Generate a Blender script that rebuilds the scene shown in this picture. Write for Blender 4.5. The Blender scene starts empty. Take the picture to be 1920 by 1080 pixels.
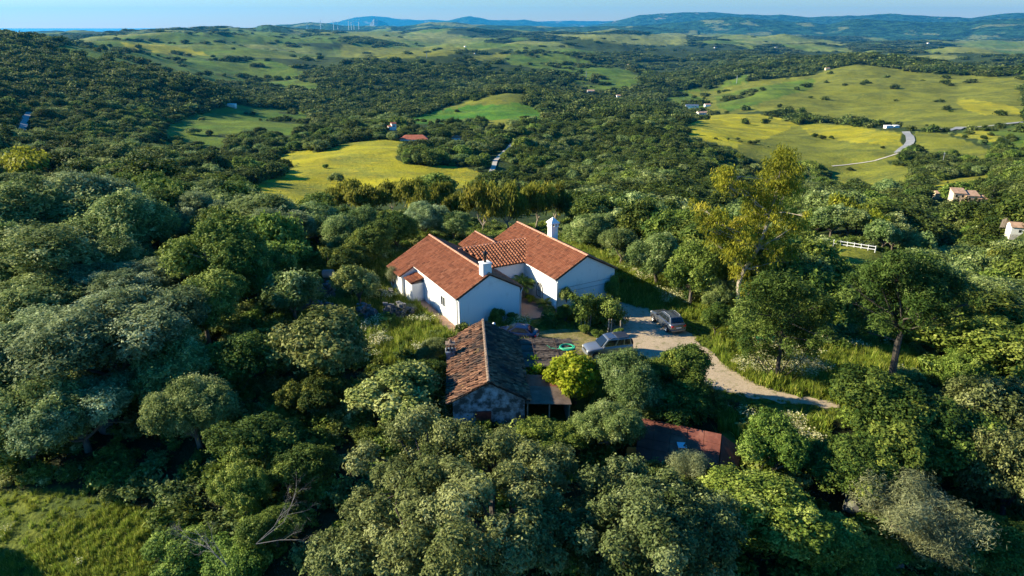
import bpy, bmesh, math, random
import numpy as np
from mathutils import Vector, Matrix, Euler

R = math.radians
sc = bpy.context.scene
COL = sc.collection
rng = np.random.default_rng(7)
random.seed(7)

# ------------------------------------------------------------------ camera, sky, sun, exposure
F, PITCH, CAMH = 1297.0, R(20.7), 25.0
SUN_EL, SUN_AZ = R(24.5), math.atan2(-0.992, 0.124)      # azimuth measured from +Y towards +X
cam_d = bpy.data.cameras.new('camera')
cam = bpy.data.objects.new('camera', cam_d)
COL.objects.link(cam)
cam.location = (0, 0, CAMH)
cam.rotation_euler = (R(90) - PITCH, 0, 0)
cam_d.sensor_width = 36.0
cam_d.lens = F / 1920 * 36.0
cam_d.clip_start = 0.5
cam_d.clip_end = 300000
sc.camera = cam

world = bpy.data.worlds.new('World')
sc.world = world
world.use_nodes = True
wn, wl = world.node_tree.nodes, world.node_tree.links
wn.clear()
sky = wn.new('ShaderNodeTexSky')
sky.sky_type = 'NISHITA'
sky.sun_disc = False
sky.sun_elevation = SUN_EL
sky.sun_rotation = SUN_AZ
sky.altitude = 300
sky.air_density = 1.0
sky.dust_density = 0.3
sky.ozone_density = 2.5
# sky tint: pale horizon; overhead, out of view, deepened to turn shade blue
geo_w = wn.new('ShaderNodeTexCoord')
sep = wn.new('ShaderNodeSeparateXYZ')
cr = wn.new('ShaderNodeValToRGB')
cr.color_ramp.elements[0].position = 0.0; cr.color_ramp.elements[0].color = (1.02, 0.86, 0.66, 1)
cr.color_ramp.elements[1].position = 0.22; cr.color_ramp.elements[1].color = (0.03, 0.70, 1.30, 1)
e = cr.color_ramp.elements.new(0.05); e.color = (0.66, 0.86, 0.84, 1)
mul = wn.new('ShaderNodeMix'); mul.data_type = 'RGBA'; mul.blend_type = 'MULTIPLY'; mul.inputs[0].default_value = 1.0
bg = wn.new('ShaderNodeBackground')
bg.inputs['Strength'].default_value = 0.070
wo = wn.new('ShaderNodeOutputWorld')
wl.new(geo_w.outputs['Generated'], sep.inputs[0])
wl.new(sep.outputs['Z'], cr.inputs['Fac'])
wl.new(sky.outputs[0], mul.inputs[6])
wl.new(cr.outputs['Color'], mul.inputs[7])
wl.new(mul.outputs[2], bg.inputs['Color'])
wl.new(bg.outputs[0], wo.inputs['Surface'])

sun_d = bpy.data.lights.new('sun', 'SUN')
sun_d.energy = 5.0
sun_d.angle = R(0.5)
sun_d.color = (1.0, 0.89, 0.64)
sun = bpy.data.objects.new('sun', sun_d)
COL.objects.link(sun)
sdir = Vector((math.sin(SUN_AZ) * math.cos(SUN_EL), math.cos(SUN_AZ) * math.cos(SUN_EL), math.sin(SUN_EL)))
sun.rotation_euler = sdir.to_track_quat('Z', 'Y').to_euler()
sun.location = (-80, 10, 60)

sc.view_settings.view_transform = 'Standard'
sc.view_settings.look = 'None'
sc.view_settings.gamma = 1
sc.view_settings.exposure = 1.35
cy = sc.cycles
cy.max_bounces = 5
cy.diffuse_bounces = 2
cy.glossy_bounces = 2
cy.transmission_bounces = 2
cy.transparent_max_bounces = 6
cy.volume_bounces = 0
cy.caustics_reflective = False
cy.caustics_refractive = False

# ------------------------------------------------------------------ projection helpers (the photograph was surveyed in 1920x1080 pixels)
CP, SP = math.cos(PITCH), math.sin(PITCH)
def ray(px, py):
    x, y = (px - 960) / F, (540 - py) / F
    return np.array([x, CP + y * SP, -SP + y * CP])
def atz(px, py, z):
    r = ray(px, py); t = (z - CAMH) / r[2]
    return np.array([r[0] * t, r[1] * t, z])
def atd(px, py, d):
    r = ray(px, py); t = d / math.hypot(r[0], r[1])
    return np.array([r[0] * t, r[1] * t, CAMH + r[2] * t])
def proj(x, y, z):
    z = z - CAMH
    d = np.maximum(y * CP - z * SP, 0.5)
    return 960 + F * x / d, 540 - F * (y * SP + z * CP) / d
def in_poly(px, py, poly):
    inside = np.zeros(np.shape(px), bool)
    n = len(poly); j = n - 1
    for i in range(n):
        xi, yi = poly[i]; xj, yj = poly[j]
        if yi != yj:
            c = ((yi > py) != (yj > py)) & (px < (xj - xi) * (py - yi) / (yj - yi) + xi)
            inside ^= c
        j = i
    return inside

# value noise
_perm = np.random.default_rng(3).random((256, 256))
def vnoise(x, y):
    xi, yi = np.floor(x).astype(int), np.floor(y).astype(int)
    fx, fy = x - xi, y - yi
    fx = fx * fx * (3 - 2 * fx); fy = fy * fy * (3 - 2 * fy)
    a = _perm[xi % 256, yi % 256]; b = _perm[(xi + 1) % 256, yi % 256]
    c = _perm[xi % 256, (yi + 1) % 256]; d = _perm[(xi + 1) % 256, (yi + 1) % 256]
    return (a * (1 - fx) + b * fx) * (1 - fy) + (c * (1 - fx) + d * fx) * fy
def fbm(x, y, o=4):
    s, a, t = 0, 1.0, 0
    for i in range(o):
        s = s + a * vnoise(x * 2 ** i + 17.3 * i, y * 2 ** i - 9.1 * i); t += a; a *= 0.5
    return s / t            # 0..1

# ------------------------------------------------------------------ object helpers
def link(o, parent=None):
    COL.objects.link(o)
    if parent is not None: o.parent = parent
    return o
def tag(o, label=None, cat=None, group=None, kind=None):
    if label: o['label'] = label
    if cat: o['category'] = cat
    if group: o['group'] = group
    if kind: o['kind'] = kind
    return o
def empty(name, loc=(0, 0, 0), rz=0):
    o = bpy.data.objects.new(name, None)
    COL.objects.link(o)
    o.empty_display_size = 0.2
    o.location = loc; o.rotation_euler = (0, 0, rz)
    return o
def np_mesh(name, verts, faces, mat=None, attr=None, smooth=False):
    """verts (N,3), faces (M,k) array or list of lists; attr {name: per-vertex floats or (N,3) colours}"""
    me = bpy.data.meshes.new(name)
    verts = np.asarray(verts, np.float32)
    if isinstance(faces, np.ndarray) and faces.ndim == 2:
        m, k = faces.shape
        me.vertices.add(len(verts)); me.vertices.foreach_set('co', verts.ravel())
        me.loops.add(m * k); me.loops.foreach_set('vertex_index', faces.astype(np.int32).ravel())
        me.polygons.add(m)
        me.polygons.foreach_set('loop_start', np.arange(0, m * k, k, dtype=np.int32))
        me.polygons.foreach_set('loop_total', np.full(m, k, np.int32))
        me.update(calc_edges=True)
    else:
        me.from_pydata([tuple(v) for v in verts], [], [list(f) for f in faces])
        me.update()
    if attr:
        for an, av in attr.items():
            av = np.asarray(av, np.float32)
            if av.ndim == 1:
                a = me.attributes.new(an, 'FLOAT', 'POINT'); a.data.foreach_set('value', av)
            else:
                a = me.attributes.new(an, 'FLOAT_COLOR', 'POINT')
                c = np.ones((len(av), 4), np.float32); c[:, :3] = av
                a.data.foreach_set('color', c.ravel())
    if smooth: me.polygons.foreach_set('use_smooth', np.ones(len(me.polygons), bool))
    if mat: me.materials.append(mat)
    return me
def mobj(name, me, parent=None):
    return link(bpy.data.objects.new(name, me), parent)

class MB:
    """collects simple shapes and builds them as one mesh object"""
    def __init__(s): s.v = []; s.f = []; s.c = []
    def add(s, vs, fs, c=0.5):
        o = len(s.v); s.v += [tuple(map(float, p)) for p in vs]; s.f += [[i + o for i in f] for f in fs]; s.c += [c] * len(vs)
    def box(s, x0, x1, y0, y1, z0, z1, c=0.5):
        s.add([(x0, y0, z0), (x1, y0, z0), (x1, y1, z0), (x0, y1, z0), (x0, y0, z1), (x1, y0, z1), (x1, y1, z1), (x0, y1, z1)],
              [(0, 3, 2, 1), (4, 5, 6, 7), (0, 1, 5, 4), (1, 2, 6, 5), (2, 3, 7, 6), (3, 0, 4, 7)], c)
    def prism(s, poly, d, c=0.5):
        """poly: 3-D points (planar), d: extrusion vector"""
        n = len(poly); P = [np.array(p, float) for p in poly]; Q = [p + np.array(d) for p in P]
        s.add(P + Q, [list(range(n))[::-1], list(range(n, 2 * n))] + [(i, (i + 1) % n, n + (i + 1) % n, n + i) for i in range(n)], c)
    def tube(s, pts, radii, k=6, c=0.5, cap=True):
        pts = [np.array(p, float) for p in pts]; n = len(pts); vs = []
        up = np.array([0.31, 0.17, 0.93])
        for i, p in enumerate(pts):
            t = pts[min(i + 1, n - 1)] - pts[max(i - 1, 0)]; t = t / (np.linalg.norm(t) + 1e-9)
            a = np.cross(t, up); 
            if np.linalg.norm(a) < 1e-3: a = np.cross(t, [1, 0, 0])
            a /= np.linalg.norm(a); b = np.cross(t, a)
            r = radii[i] if hasattr(radii, '__len__') else radii
            for j in range(k):
                th = 2 * math.pi * j / k
                vs.append(p + r * (math.cos(th) * a + math.sin(th) * b))
        fs = [(i * k + j, i * k + (j + 1) % k, (i + 1) * k + (j + 1) % k, (i + 1) * k + j) for i in range(n - 1) for j in range(k)]
        if cap: fs += [list(range(k))[::-1], list(range((n - 1) * k, n * k))]
        s.add(vs, fs, c)
    def lathe(s, prof, k=16, centre=(0, 0, 0), c=0.5):
        vs = [(centre[0] + r * math.cos(2 * math.pi * j / k), centre[1] + r * math.sin(2 * math.pi * j / k), centre[2] + z) for r, z in prof for j in range(k)]
        fs = [(i * k + j, i * k + (j + 1) % k, (i + 1) * k + (j + 1) % k, (i + 1) * k + j) for i in range(len(prof) - 1) for j in range(k)]
        s.add(vs, fs, c)
    def mesh(s, name, mat, smooth=False, attr='v'):
        me = bpy.data.meshes.new(name)
        me.from_pydata(s.v, [], s.f); me.update()
        a = me.attributes.new(attr, 'FLOAT', 'POINT'); a.data.foreach_set('value', np.array(s.c, np.float32))
        if smooth: me.polygons.foreach_set('use_smooth', np.ones(len(me.polygons), bool))
        me.materials.append(mat)
        return me
    def build(s, name, mat, parent=None, smooth=False):
        return mobj(name, s.mesh(name, mat, smooth), parent)
def bevel(o, w=0.02, seg=2):
    m = o.modifiers.new('bevel', 'BEVEL'); m.width = w; m.segments = seg; m.limit_method = 'ANGLE'; m.angle_limit = R(35)
    return o

# ------------------------------------------------------------------ materials
class NT:
    def __init__(s, name):
        s.m = bpy.data.materials.new(name); s.m.use_nodes = True
        s.t = s.m.node_tree; s.t.nodes.clear()
        s.out = s.t.nodes.new('ShaderNodeOutputMaterial')
    def n(s, typ, **kw):
        nd = s.t.nodes.new(typ)
        for k, v in kw.items():
            if k.startswith('_'): setattr(nd, k[1:], v)
            else: nd.inputs[k.replace('__', ' ')].default_value = v
        return nd
    def l(s, a, b): s.t.links.new(a, b)
    def noise(s, scale, detail=4, rough=0.6, coord='Object', vec=None):
        nd = s.n('ShaderNodeTexNoise', Scale=scale, Detail=detail, Roughness=rough)
        if vec is None:
            tc = s.n('ShaderNodeTexCoord'); vec = tc.outputs[coord]
        s.l(vec, nd.inputs['Vector'])
        return nd.outputs['Fac']
    def ramp(s, fac, stops):
        nd = s.n('ShaderNodeValToRGB'); cr = nd.color_ramp
        while len(cr.elements) < len(stops): cr.elements.new(0.5)
        for e, (p, c) in zip(cr.elements, stops):
            e.position = p; e.color = (*c, 1) if len(c) == 3 else c
        s.l(fac, nd.inputs['Fac'])
        return nd.outputs['Color']
    def mix(s, fac, a, b, typ='MIX'):
        nd = s.n('ShaderNodeMix', _data_type='RGBA', _blend_type=typ)
        for sock, v in ((0, fac), (6, a), (7, b)):
            if hasattr(v, 'is_linked'): s.l(v, nd.inputs[sock])
            elif sock == 0: nd.inputs[0].default_value = v
            else: nd.inputs[sock].default_value = (*v, 1)
        return nd.outputs[2]
    def attr(s, name, out='Fac'):
        return s.n('ShaderNodeAttribute', _attribute_name=name).outputs[out]
    def bsdf(s, col, rough=0.8, spec=0.3, metal=0.0, bump=None, bstr=0.3, bdist=0.05, coat=0.0):
        b = s.n('ShaderNodeBsdfPrincipled')
        if hasattr(col, 'is_linked'): s.l(col, b.inputs['Base Color'])
        else: b.inputs['Base Color'].default_value = (*col, 1)
        b.inputs['Roughness'].default_value = rough
        b.inputs['Specular IOR Level'].default_value = spec
        b.inputs['Metallic'].default_value = metal
        b.inputs['Coat Weight'].default_value = coat
        if bump is not None:
            bn = s.n('ShaderNodeBump', Strength=bstr, Distance=bdist); s.l(bump, bn.inputs['Height']); s.l(bn.outputs[0], b.inputs['Normal'])
        s.l(b.outputs[0], s.out.inputs['Surface'])
        return b

def mat_plain(name, col, rough=0.6, metal=0.0, spec=0.4, var=0.25, scale=3.0, coat=0.0):
    t = NT(name); f = t.noise(scale, 5)
    lo = tuple(c * (1 - var) for c in col); hi = tuple(min(1, c * (1 + var)) for c in col)
    t.bsdf(t.ramp(f, [(0.3, lo), (0.7, hi)]), rough, spec, metal, bump=f, bstr=0.08, coat=coat)
    return t.m

def mat_plaster(name, base=(0.80, 0.79, 0.76), dirt=(0.42, 0.40, 0.36), amount=0.58, depth=0.6, fs=0.7):
    t = NT(name)
    f = t.noise(fs, 6, 0.65); g = t.noise(9, 5)
    tc = t.n('ShaderNodeTexCoord'); mp = t.n('ShaderNodeMapping'); mp.inputs['Scale'].default_value = (3, 3, 0.25)
    t.l(tc.outputs['Object'], mp.inputs['Vector']); st = t.noise(1.2, 5, 0.6, vec=mp.outputs[0])
    c = t.mix(t.ramp(f, [(amount, (0, 0, 0)), (amount + 0.2, (depth,) * 3)]), base, dirt)
    c = t.mix(t.ramp(st, [(0.6, (0, 0, 0)), (0.8, (0.3,) * 3)]), c, dirt)
    sx = t.n('ShaderNodeSeparateXYZ'); t.l(tc.outputs['Object'], sx.inputs[0])
    mr = t.n('ShaderNodeMapRange'); mr.inputs['From Min'].default_value = 0.0; mr.inputs['From Max'].default_value = 0.9; mr.inputs['To Min'].default_value = 1.0; mr.inputs['To Max'].default_value = 0.0
    t.l(sx.outputs['Z'], mr.inputs['Value']); k = t.noise(1.9, 6, 0.7)
    mm = t.n('ShaderNodeMath', _operation='MULTIPLY'); t.l(mr.outputs[0], mm.inputs[0]); t.l(k, mm.inputs[1])
    c = t.mix(t.ramp(mm.outputs[0], [(0.28, (0,) * 3), (0.5, (0.75,) * 3)]), c, (0.30, 0.26, 0.21))
    t.bsdf(c, 0.85, 0.2, bump=g, bstr=0.25, bdist=0.02)
    return t.m

def mat_tile(name, dark, mid, light, lichen=0.0):
    t = NT(name)
    v = t.attr('v')
    f = t.noise(2.5, 6, 0.7); g = t.noise(0.45, 4)
    c = t.ramp(v, [(0.0, dark), (0.5, mid), (1.0, light)])
    c = t.mix(t.ramp(f, [(0.5, (0, 0, 0)), (0.75, (0.6,) * 3)]), c, dark)
    if lichen:
        c = t.mix(t.ramp(g, [(0.48, (0, 0, 0)), (0.62, (lichen,) * 3)]), c, (0.035, 0.03, 0.027))
        h = t.noise(1.3, 5)
        c = t.mix(t.ramp(h, [(0.66, (0, 0, 0)), (0.70, (0.8,) * 3)]), c, (0.45, 0.27, 0.07))
    t.bsdf(c, 0.8, 0.25, bump=f, bstr=0.3, bdist=0.02)
    return t.m

def mat_leaf(name, A, B, trans=0.25, rough=0.65, spec=0.10, C=None, hue=0.016):
    t = NT(name)
    v = t.attr('v')
    oi = t.n('ShaderNodeObjectInfo')
    c = t.ramp(v, [(0.1, A), (0.9, B)] if C is None else [(0.05, A), (0.62, B), (0.97, C)])
    h = t.n('ShaderNodeHueSaturation'); t.l(c, h.inputs['Color'])
    mr = t.n('ShaderNodeMapRange'); mr.inputs['To Min'].default_value = 0.5 - hue; mr.inputs['To Max'].default_value = 0.5 + hue
    t.l(oi.outputs['Random'], mr.inputs['Value']); t.l(mr.outputs[0], h.inputs['Hue'])
    m2 = t.n('ShaderNodeMath', _operation='MULTIPLY'); m2.inputs[1].default_value = 7.31
    t.l(oi.outputs['Random'], m2.inputs[0])
    fr = t.n('ShaderNodeMath', _operation='FRACT'); t.l(m2.outputs[0], fr.inputs[0])
    mv = t.n('ShaderNodeMapRange'); mv.inputs['To Min'].default_value = 0.80; mv.inputs['To Max'].default_value = 1.22
    t.l(fr.outputs[0], mv.inputs['Value']); t.l(mv.outputs[0], h.inputs['Value'])
    c = h.outputs[0]
    b = t.n('ShaderNodeBsdfPrincipled', Roughness=rough); b.inputs['Specular IOR Level'].default_value = spec
    t.l(c, b.inputs['Base Color'])
    tr = t.n('ShaderNodeBsdfTranslucent')
    g = t.n('ShaderNodeGamma'); g.inputs[1].default_value = 0.9; t.l(c, g.inputs[0]); t.l(g.outputs[0], tr.inputs['Color'])
    mx = t.n('ShaderNodeMixShader'); mx.inputs[0].default_value = trans
    t.l(b.outputs[0], mx.inputs[1]); t.l(tr.outputs[0], mx.inputs[2]); t.l(mx.outputs[0], t.out.inputs['Surface'])
    return t.m
M = {}
M['plaster'] = mat_plaster('white plaster')
M['old_plaster'] = mat_plaster('weathered plaster', (0.42, 0.48, 0.52), (0.06, 0.062, 0.058), 0.36, 0.97, 1.7)
M['tile'] = mat_tile('roof tile', (0.08, 0.032, 0.02), (0.36, 0.13, 0.06), (0.49, 0.225, 0.12))
M['old_tile'] = mat_tile('old roof tile', (0.035, 0.022, 0.016), (0.19, 0.085, 0.045), (0.42, 0.22, 0.12), 0.9)
M['ridge_tile'] = mat_plain('ridge tile', (0.48, 0.24, 0.15), 0.8)
M['old_ridge'] = mat_plain('old ridge tile', (0.21, 0.145, 0.10), 0.85, var=0.6, scale=6)
M['paint_white'] = mat_plain('white paint', (0.78, 0.78, 0.77), 0.5, var=0.08)
M['dark_wood'] = mat_plain('dark timber', (0.07, 0.04, 0.025), 0.7)
M['wood'] = mat_plain('grey timber', (0.26, 0.20, 0.14), 0.8, var=0.4)
M['red_door'] = mat_plain('red painted boards', (0.17, 0.035, 0.025), 0.7, var=0.4)
M['orange_door'] = mat_plain('orange boards', (0.38, 0.15, 0.03), 0.7, var=0.3)
M['iron'] = mat_plain('dark iron', (0.03, 0.03, 0.032), 0.5, 0.6)
M['steel'] = mat_plain('galvanised steel', (0.35, 0.36, 0.36), 0.4, 0.8)
M['bark'] = mat_plain('bark', (0.13, 0.105, 0.08), 0.9, var=0.5, scale=5)
M['pale_bark'] = mat_plain('pale bark', (0.34, 0.28, 0.21), 0.85, var=0.5, scale=2)
M['dark_bark'] = mat_plain('dark bark', (0.055, 0.045, 0.035), 0.9, var=0.5, scale=5)
M['dead_wood'] = mat_plain('bleached dead wood', (0.17, 0.155, 0.145), 0.9, var=0.35, scale=5)
M['stone'] = mat_plain('dry stone', (0.13, 0.125, 0.115), 0.9, var=0.55, scale=2.2)
M['rubber'] = mat_plain('black rubber', (0.018, 0.018, 0.02), 0.8)
M['plastic_black'] = mat_plain('black plastic', (0.025, 0.025, 0.028), 0.45)
M['green_plastic'] = mat_plain('green plastic', (0.02, 0.33, 0.17), 0.4)
M['blue_plastic'] = mat_plain('blue plastic', (0.03, 0.09, 0.30), 0.4)
M['silver_paint'] = mat_plain('silver car paint', (0.27, 0.29, 0.31), 0.28, 0.55, var=0.03, coat=0.6)
M['navy_paint'] = mat_plain('navy car paint', (0.007, 0.014, 0.05), 0.2, 0.1, var=0.03, coat=0.8)
M['grey_paint'] = mat_plain('dark grey car paint', (0.10, 0.115, 0.14), 0.22, 0.5, var=0.03, coat=0.8)
M['alloy'] = mat_plain('alloy', (0.45, 0.46, 0.47), 0.35, 0.8, var=0.05)
M['red_lamp'] = mat_plain('red lamp lens', (0.55, 0.01, 0.015), 0.15, var=0.1)
M['clear_lamp'] = mat_plain('clear lamp lens', (0.62, 0.64, 0.66), 0.1, 0.2, var=0.1)
def mat_glass():
    t = NT('dark window glass'); t.bsdf((0.012, 0.017, 0.02), 0.06, 0.6); return t.m
M['glass'] = mat_glass()
def mat_terracotta():
    t = NT('terracotta paving')
    tc = t.n('ShaderNodeTexCoord'); br = t.n('ShaderNodeTexBrick', Scale=3.0)
    br.inputs['Color1'].default_value = (0.40, 0.22, 0.14, 1); br.inputs['Color2'].default_value = (0.33, 0.18, 0.11, 1)
    br.inputs['Mortar'].default_value = (0.25, 0.19, 0.14, 1); br.inputs['Mortar Size'].default_value = 0.02
    t.l(tc.outputs['Object'], br.inputs['Vector'])
    f = t.noise(1.2, 5)
    t.bsdf(t.mix(t.ramp(f, [(0.35, (0,) * 3), (0.8, (0.7,) * 3)]), br.outputs[0], (0.27, 0.21, 0.16)), 0.8)
    return t.m
M['terracotta'] = mat_terracotta()
def mat_gravel():
    t = NT('pale gravel')
    f = t.noise(0.5, 6, 0.7); g = t.noise(14, 4, 0.7); w = t.noise(1.6, 6, 0.7)
    c = t.ramp(g, [(0.3, (0.27, 0.20, 0.13)), (0.55, (0.46, 0.36, 0.25)), (0.8, (0.60, 0.49, 0.36))])
    c = t.mix(t.ramp(f, [(0.45, (0,) * 3), (0.7, (0.55,) * 3)]), c, (0.30, 0.24, 0.16))
    c = t.mix(t.ramp(w, [(0.54, (0,) * 3), (0.66, (0.8,) * 3)]), c, (0.15, 0.15, 0.055))
    t.bsdf(c, 0.9, 0.15, bump=g, bstr=0.5, bdist=0.03)
    return t.m
M['gravel'] = mat_gravel()
def mat_yard():
    t = NT('dry grass and dust')
    f = t.noise(1.1, 6, 0.72); g = t.noise(11, 5, 0.7); h = t.noise(0.4, 4)
    c = t.ramp(f, [(0.38, (0.12, 0.13, 0.035)), (0.52, (0.27, 0.21, 0.09)), (0.66, (0.40, 0.32, 0.19))])
    c = t.mix(t.ramp(g, [(0.4, (0.6,) * 3), (0.6, (0,) * 3)]), c, (0.11, 0.11, 0.03))
    t.bsdf(c, 0.95, 0.1, bump=g, bstr=0.6, bdist=0.06)
    return t.m
M['yard'] = mat_yard()
def mat_track():
    t = NT('pale track'); g = t.noise(0.6, 5, 0.7)
    t.bsdf(t.ramp(g, [(0.3, (0.36, 0.31, 0.24)), (0.7, (0.58, 0.53, 0.45))]), 0.9, 0.1); return t.m
M['track'] = mat_track()
def mat_asphalt():
    t = NT('grey road'); g = t.noise(0.2, 5, 0.7)
    t.bsdf(t.ramp(g, [(0.3, (0.20, 0.20, 0.20)), (0.7, (0.34, 0.34, 0.33))]), 0.9, 0.1); return t.m
M['asphalt'] = mat_asphalt()
def mat_rust():
    t = NT('rusty roof sheet')
    f = t.noise(0.8, 6, 0.7); g = t.noise(7, 5, 0.7)
    c = t.ramp(f, [(0.3, (0.09, 0.03, 0.02)), (0.55, (0.19, 0.06, 0.038)), (0.75, (0.30, 0.125, 0.08))])
    c = t.mix(t.ramp(g, [(0.5, (0,) * 3), (0.75, (0.5,) * 3)]), c, (0.07, 0.03, 0.025))
    t.bsdf(c, 0.75, 0.3, bump=g, bstr=0.2); return t.m
M['rust'] = mat_rust()
def mat_brushwood():
    t = NT('brushwood matting')
    tc = t.n('ShaderNodeTexCoord'); mp = t.n('ShaderNodeMapping'); mp.inputs['Scale'].default_value = (0.8, 14, 6)
    t.l(tc.outputs['Object'], mp.inputs['Vector']); f = t.noise(3, 6, 0.7, vec=mp.outputs[0]); g = t.noise(0.6, 4)
    c = t.ramp(f, [(0.3, (0.05, 0.04, 0.035)), (0.55, (0.16, 0.125, 0.10)), (0.8, (0.28, 0.23, 0.19))])
    c = t.mix(t.ramp(g, [(0.45, (0,) * 3), (0.7, (0.4,) * 3)]), c, (0.10, 0.09, 0.08))
    t.bsdf(c, 0.95, 0.1, bump=f, bstr=0.8, bdist=0.05); return t.m
M['brushwood'] = mat_brushwood()
LEAF = {
 'olive':  mat_leaf('olive leaves', (0.065, 0.11, 0.025), (0.235, 0.30, 0.09), C=(0.46, 0.51, 0.21), trans=0.36),
 'silver': mat_leaf('silvery olive leaves', (0.08, 0.13, 0.045), (0.27, 0.34, 0.145), C=(0.50, 0.57, 0.30), trans=0.36, hue=0.008),
 'oak':    mat_leaf('oak leaves', (0.055, 0.08, 0.018), (0.20, 0.23, 0.075), C=(0.34, 0.365, 0.15)),
 'dark':   mat_leaf('carob leaves', (0.03, 0.065, 0.012), (0.125, 0.17, 0.028), C=(0.27, 0.30, 0.05)),
 'green':  mat_leaf('green leaves', (0.05, 0.095, 0.014), (0.175, 0.235, 0.036), C=(0.32, 0.38, 0.085)),
 'fruit':  mat_leaf('fruit tree leaves', (0.09, 0.125, 0.025), (0.27, 0.30, 0.08), C=(0.46, 0.47, 0.17)),
 'euc':    mat_leaf('eucalyptus leaves', (0.10, 0.12, 0.010), (0.30, 0.32, 0.025), C=(0.50, 0.47, 0.05), trans=0.35),
 'gum':    mat_leaf('gum leaves', (0.07, 0.085, 0.010), (0.21, 0.22, 0.028), C=(0.36, 0.33, 0.045), trans=0.35),
 'pine':   mat_leaf('pine needles', (0.025, 0.055, 0.009), (0.095, 0.14, 0.024), C=(0.23, 0.28, 0.06)),
 'vine':   mat_leaf('vine leaves', (0.12, 0.20, 0.01), (0.32, 0.40, 0.02), C=(0.55, 0.56, 0.06), trans=0.4),
 'dry':    mat_leaf('dry shrub twigs', (0.15, 0.165, 0.07), (0.29, 0.31, 0.14), C=(0.42, 0.43, 0.23)),
 'grass':  mat_leaf('grass blades', (0.07, 0.12, 0.012), (0.25, 0.31, 0.035), C=(0.48, 0.47, 0.11), trans=0.35),
 'bloom':  mat_leaf('pale wild flowers', (0.40, 0.37, 0.14), (0.58, 0.55, 0.28), C=(0.72, 0.70, 0.48), trans=0.3),
 'scrub':  mat_leaf('scrub leaves', (0.03, 0.052, 0.010), (0.11, 0.145, 0.030), C=(0.22, 0.25, 0.075)),
 'scrub_dark':  mat_leaf('dark scrub leaves', (0.02, 0.040, 0.007), (0.075, 0.108, 0.016), C=(0.16, 0.19, 0.035)),
 'cypress': mat_leaf('cypress foliage', (0.02, 0.035, 0.012), (0.06, 0.085, 0.025)),
 'palm':   mat_leaf('palm fronds', (0.07, 0.12, 0.015), (0.24, 0.30, 0.05)),
}

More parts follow.
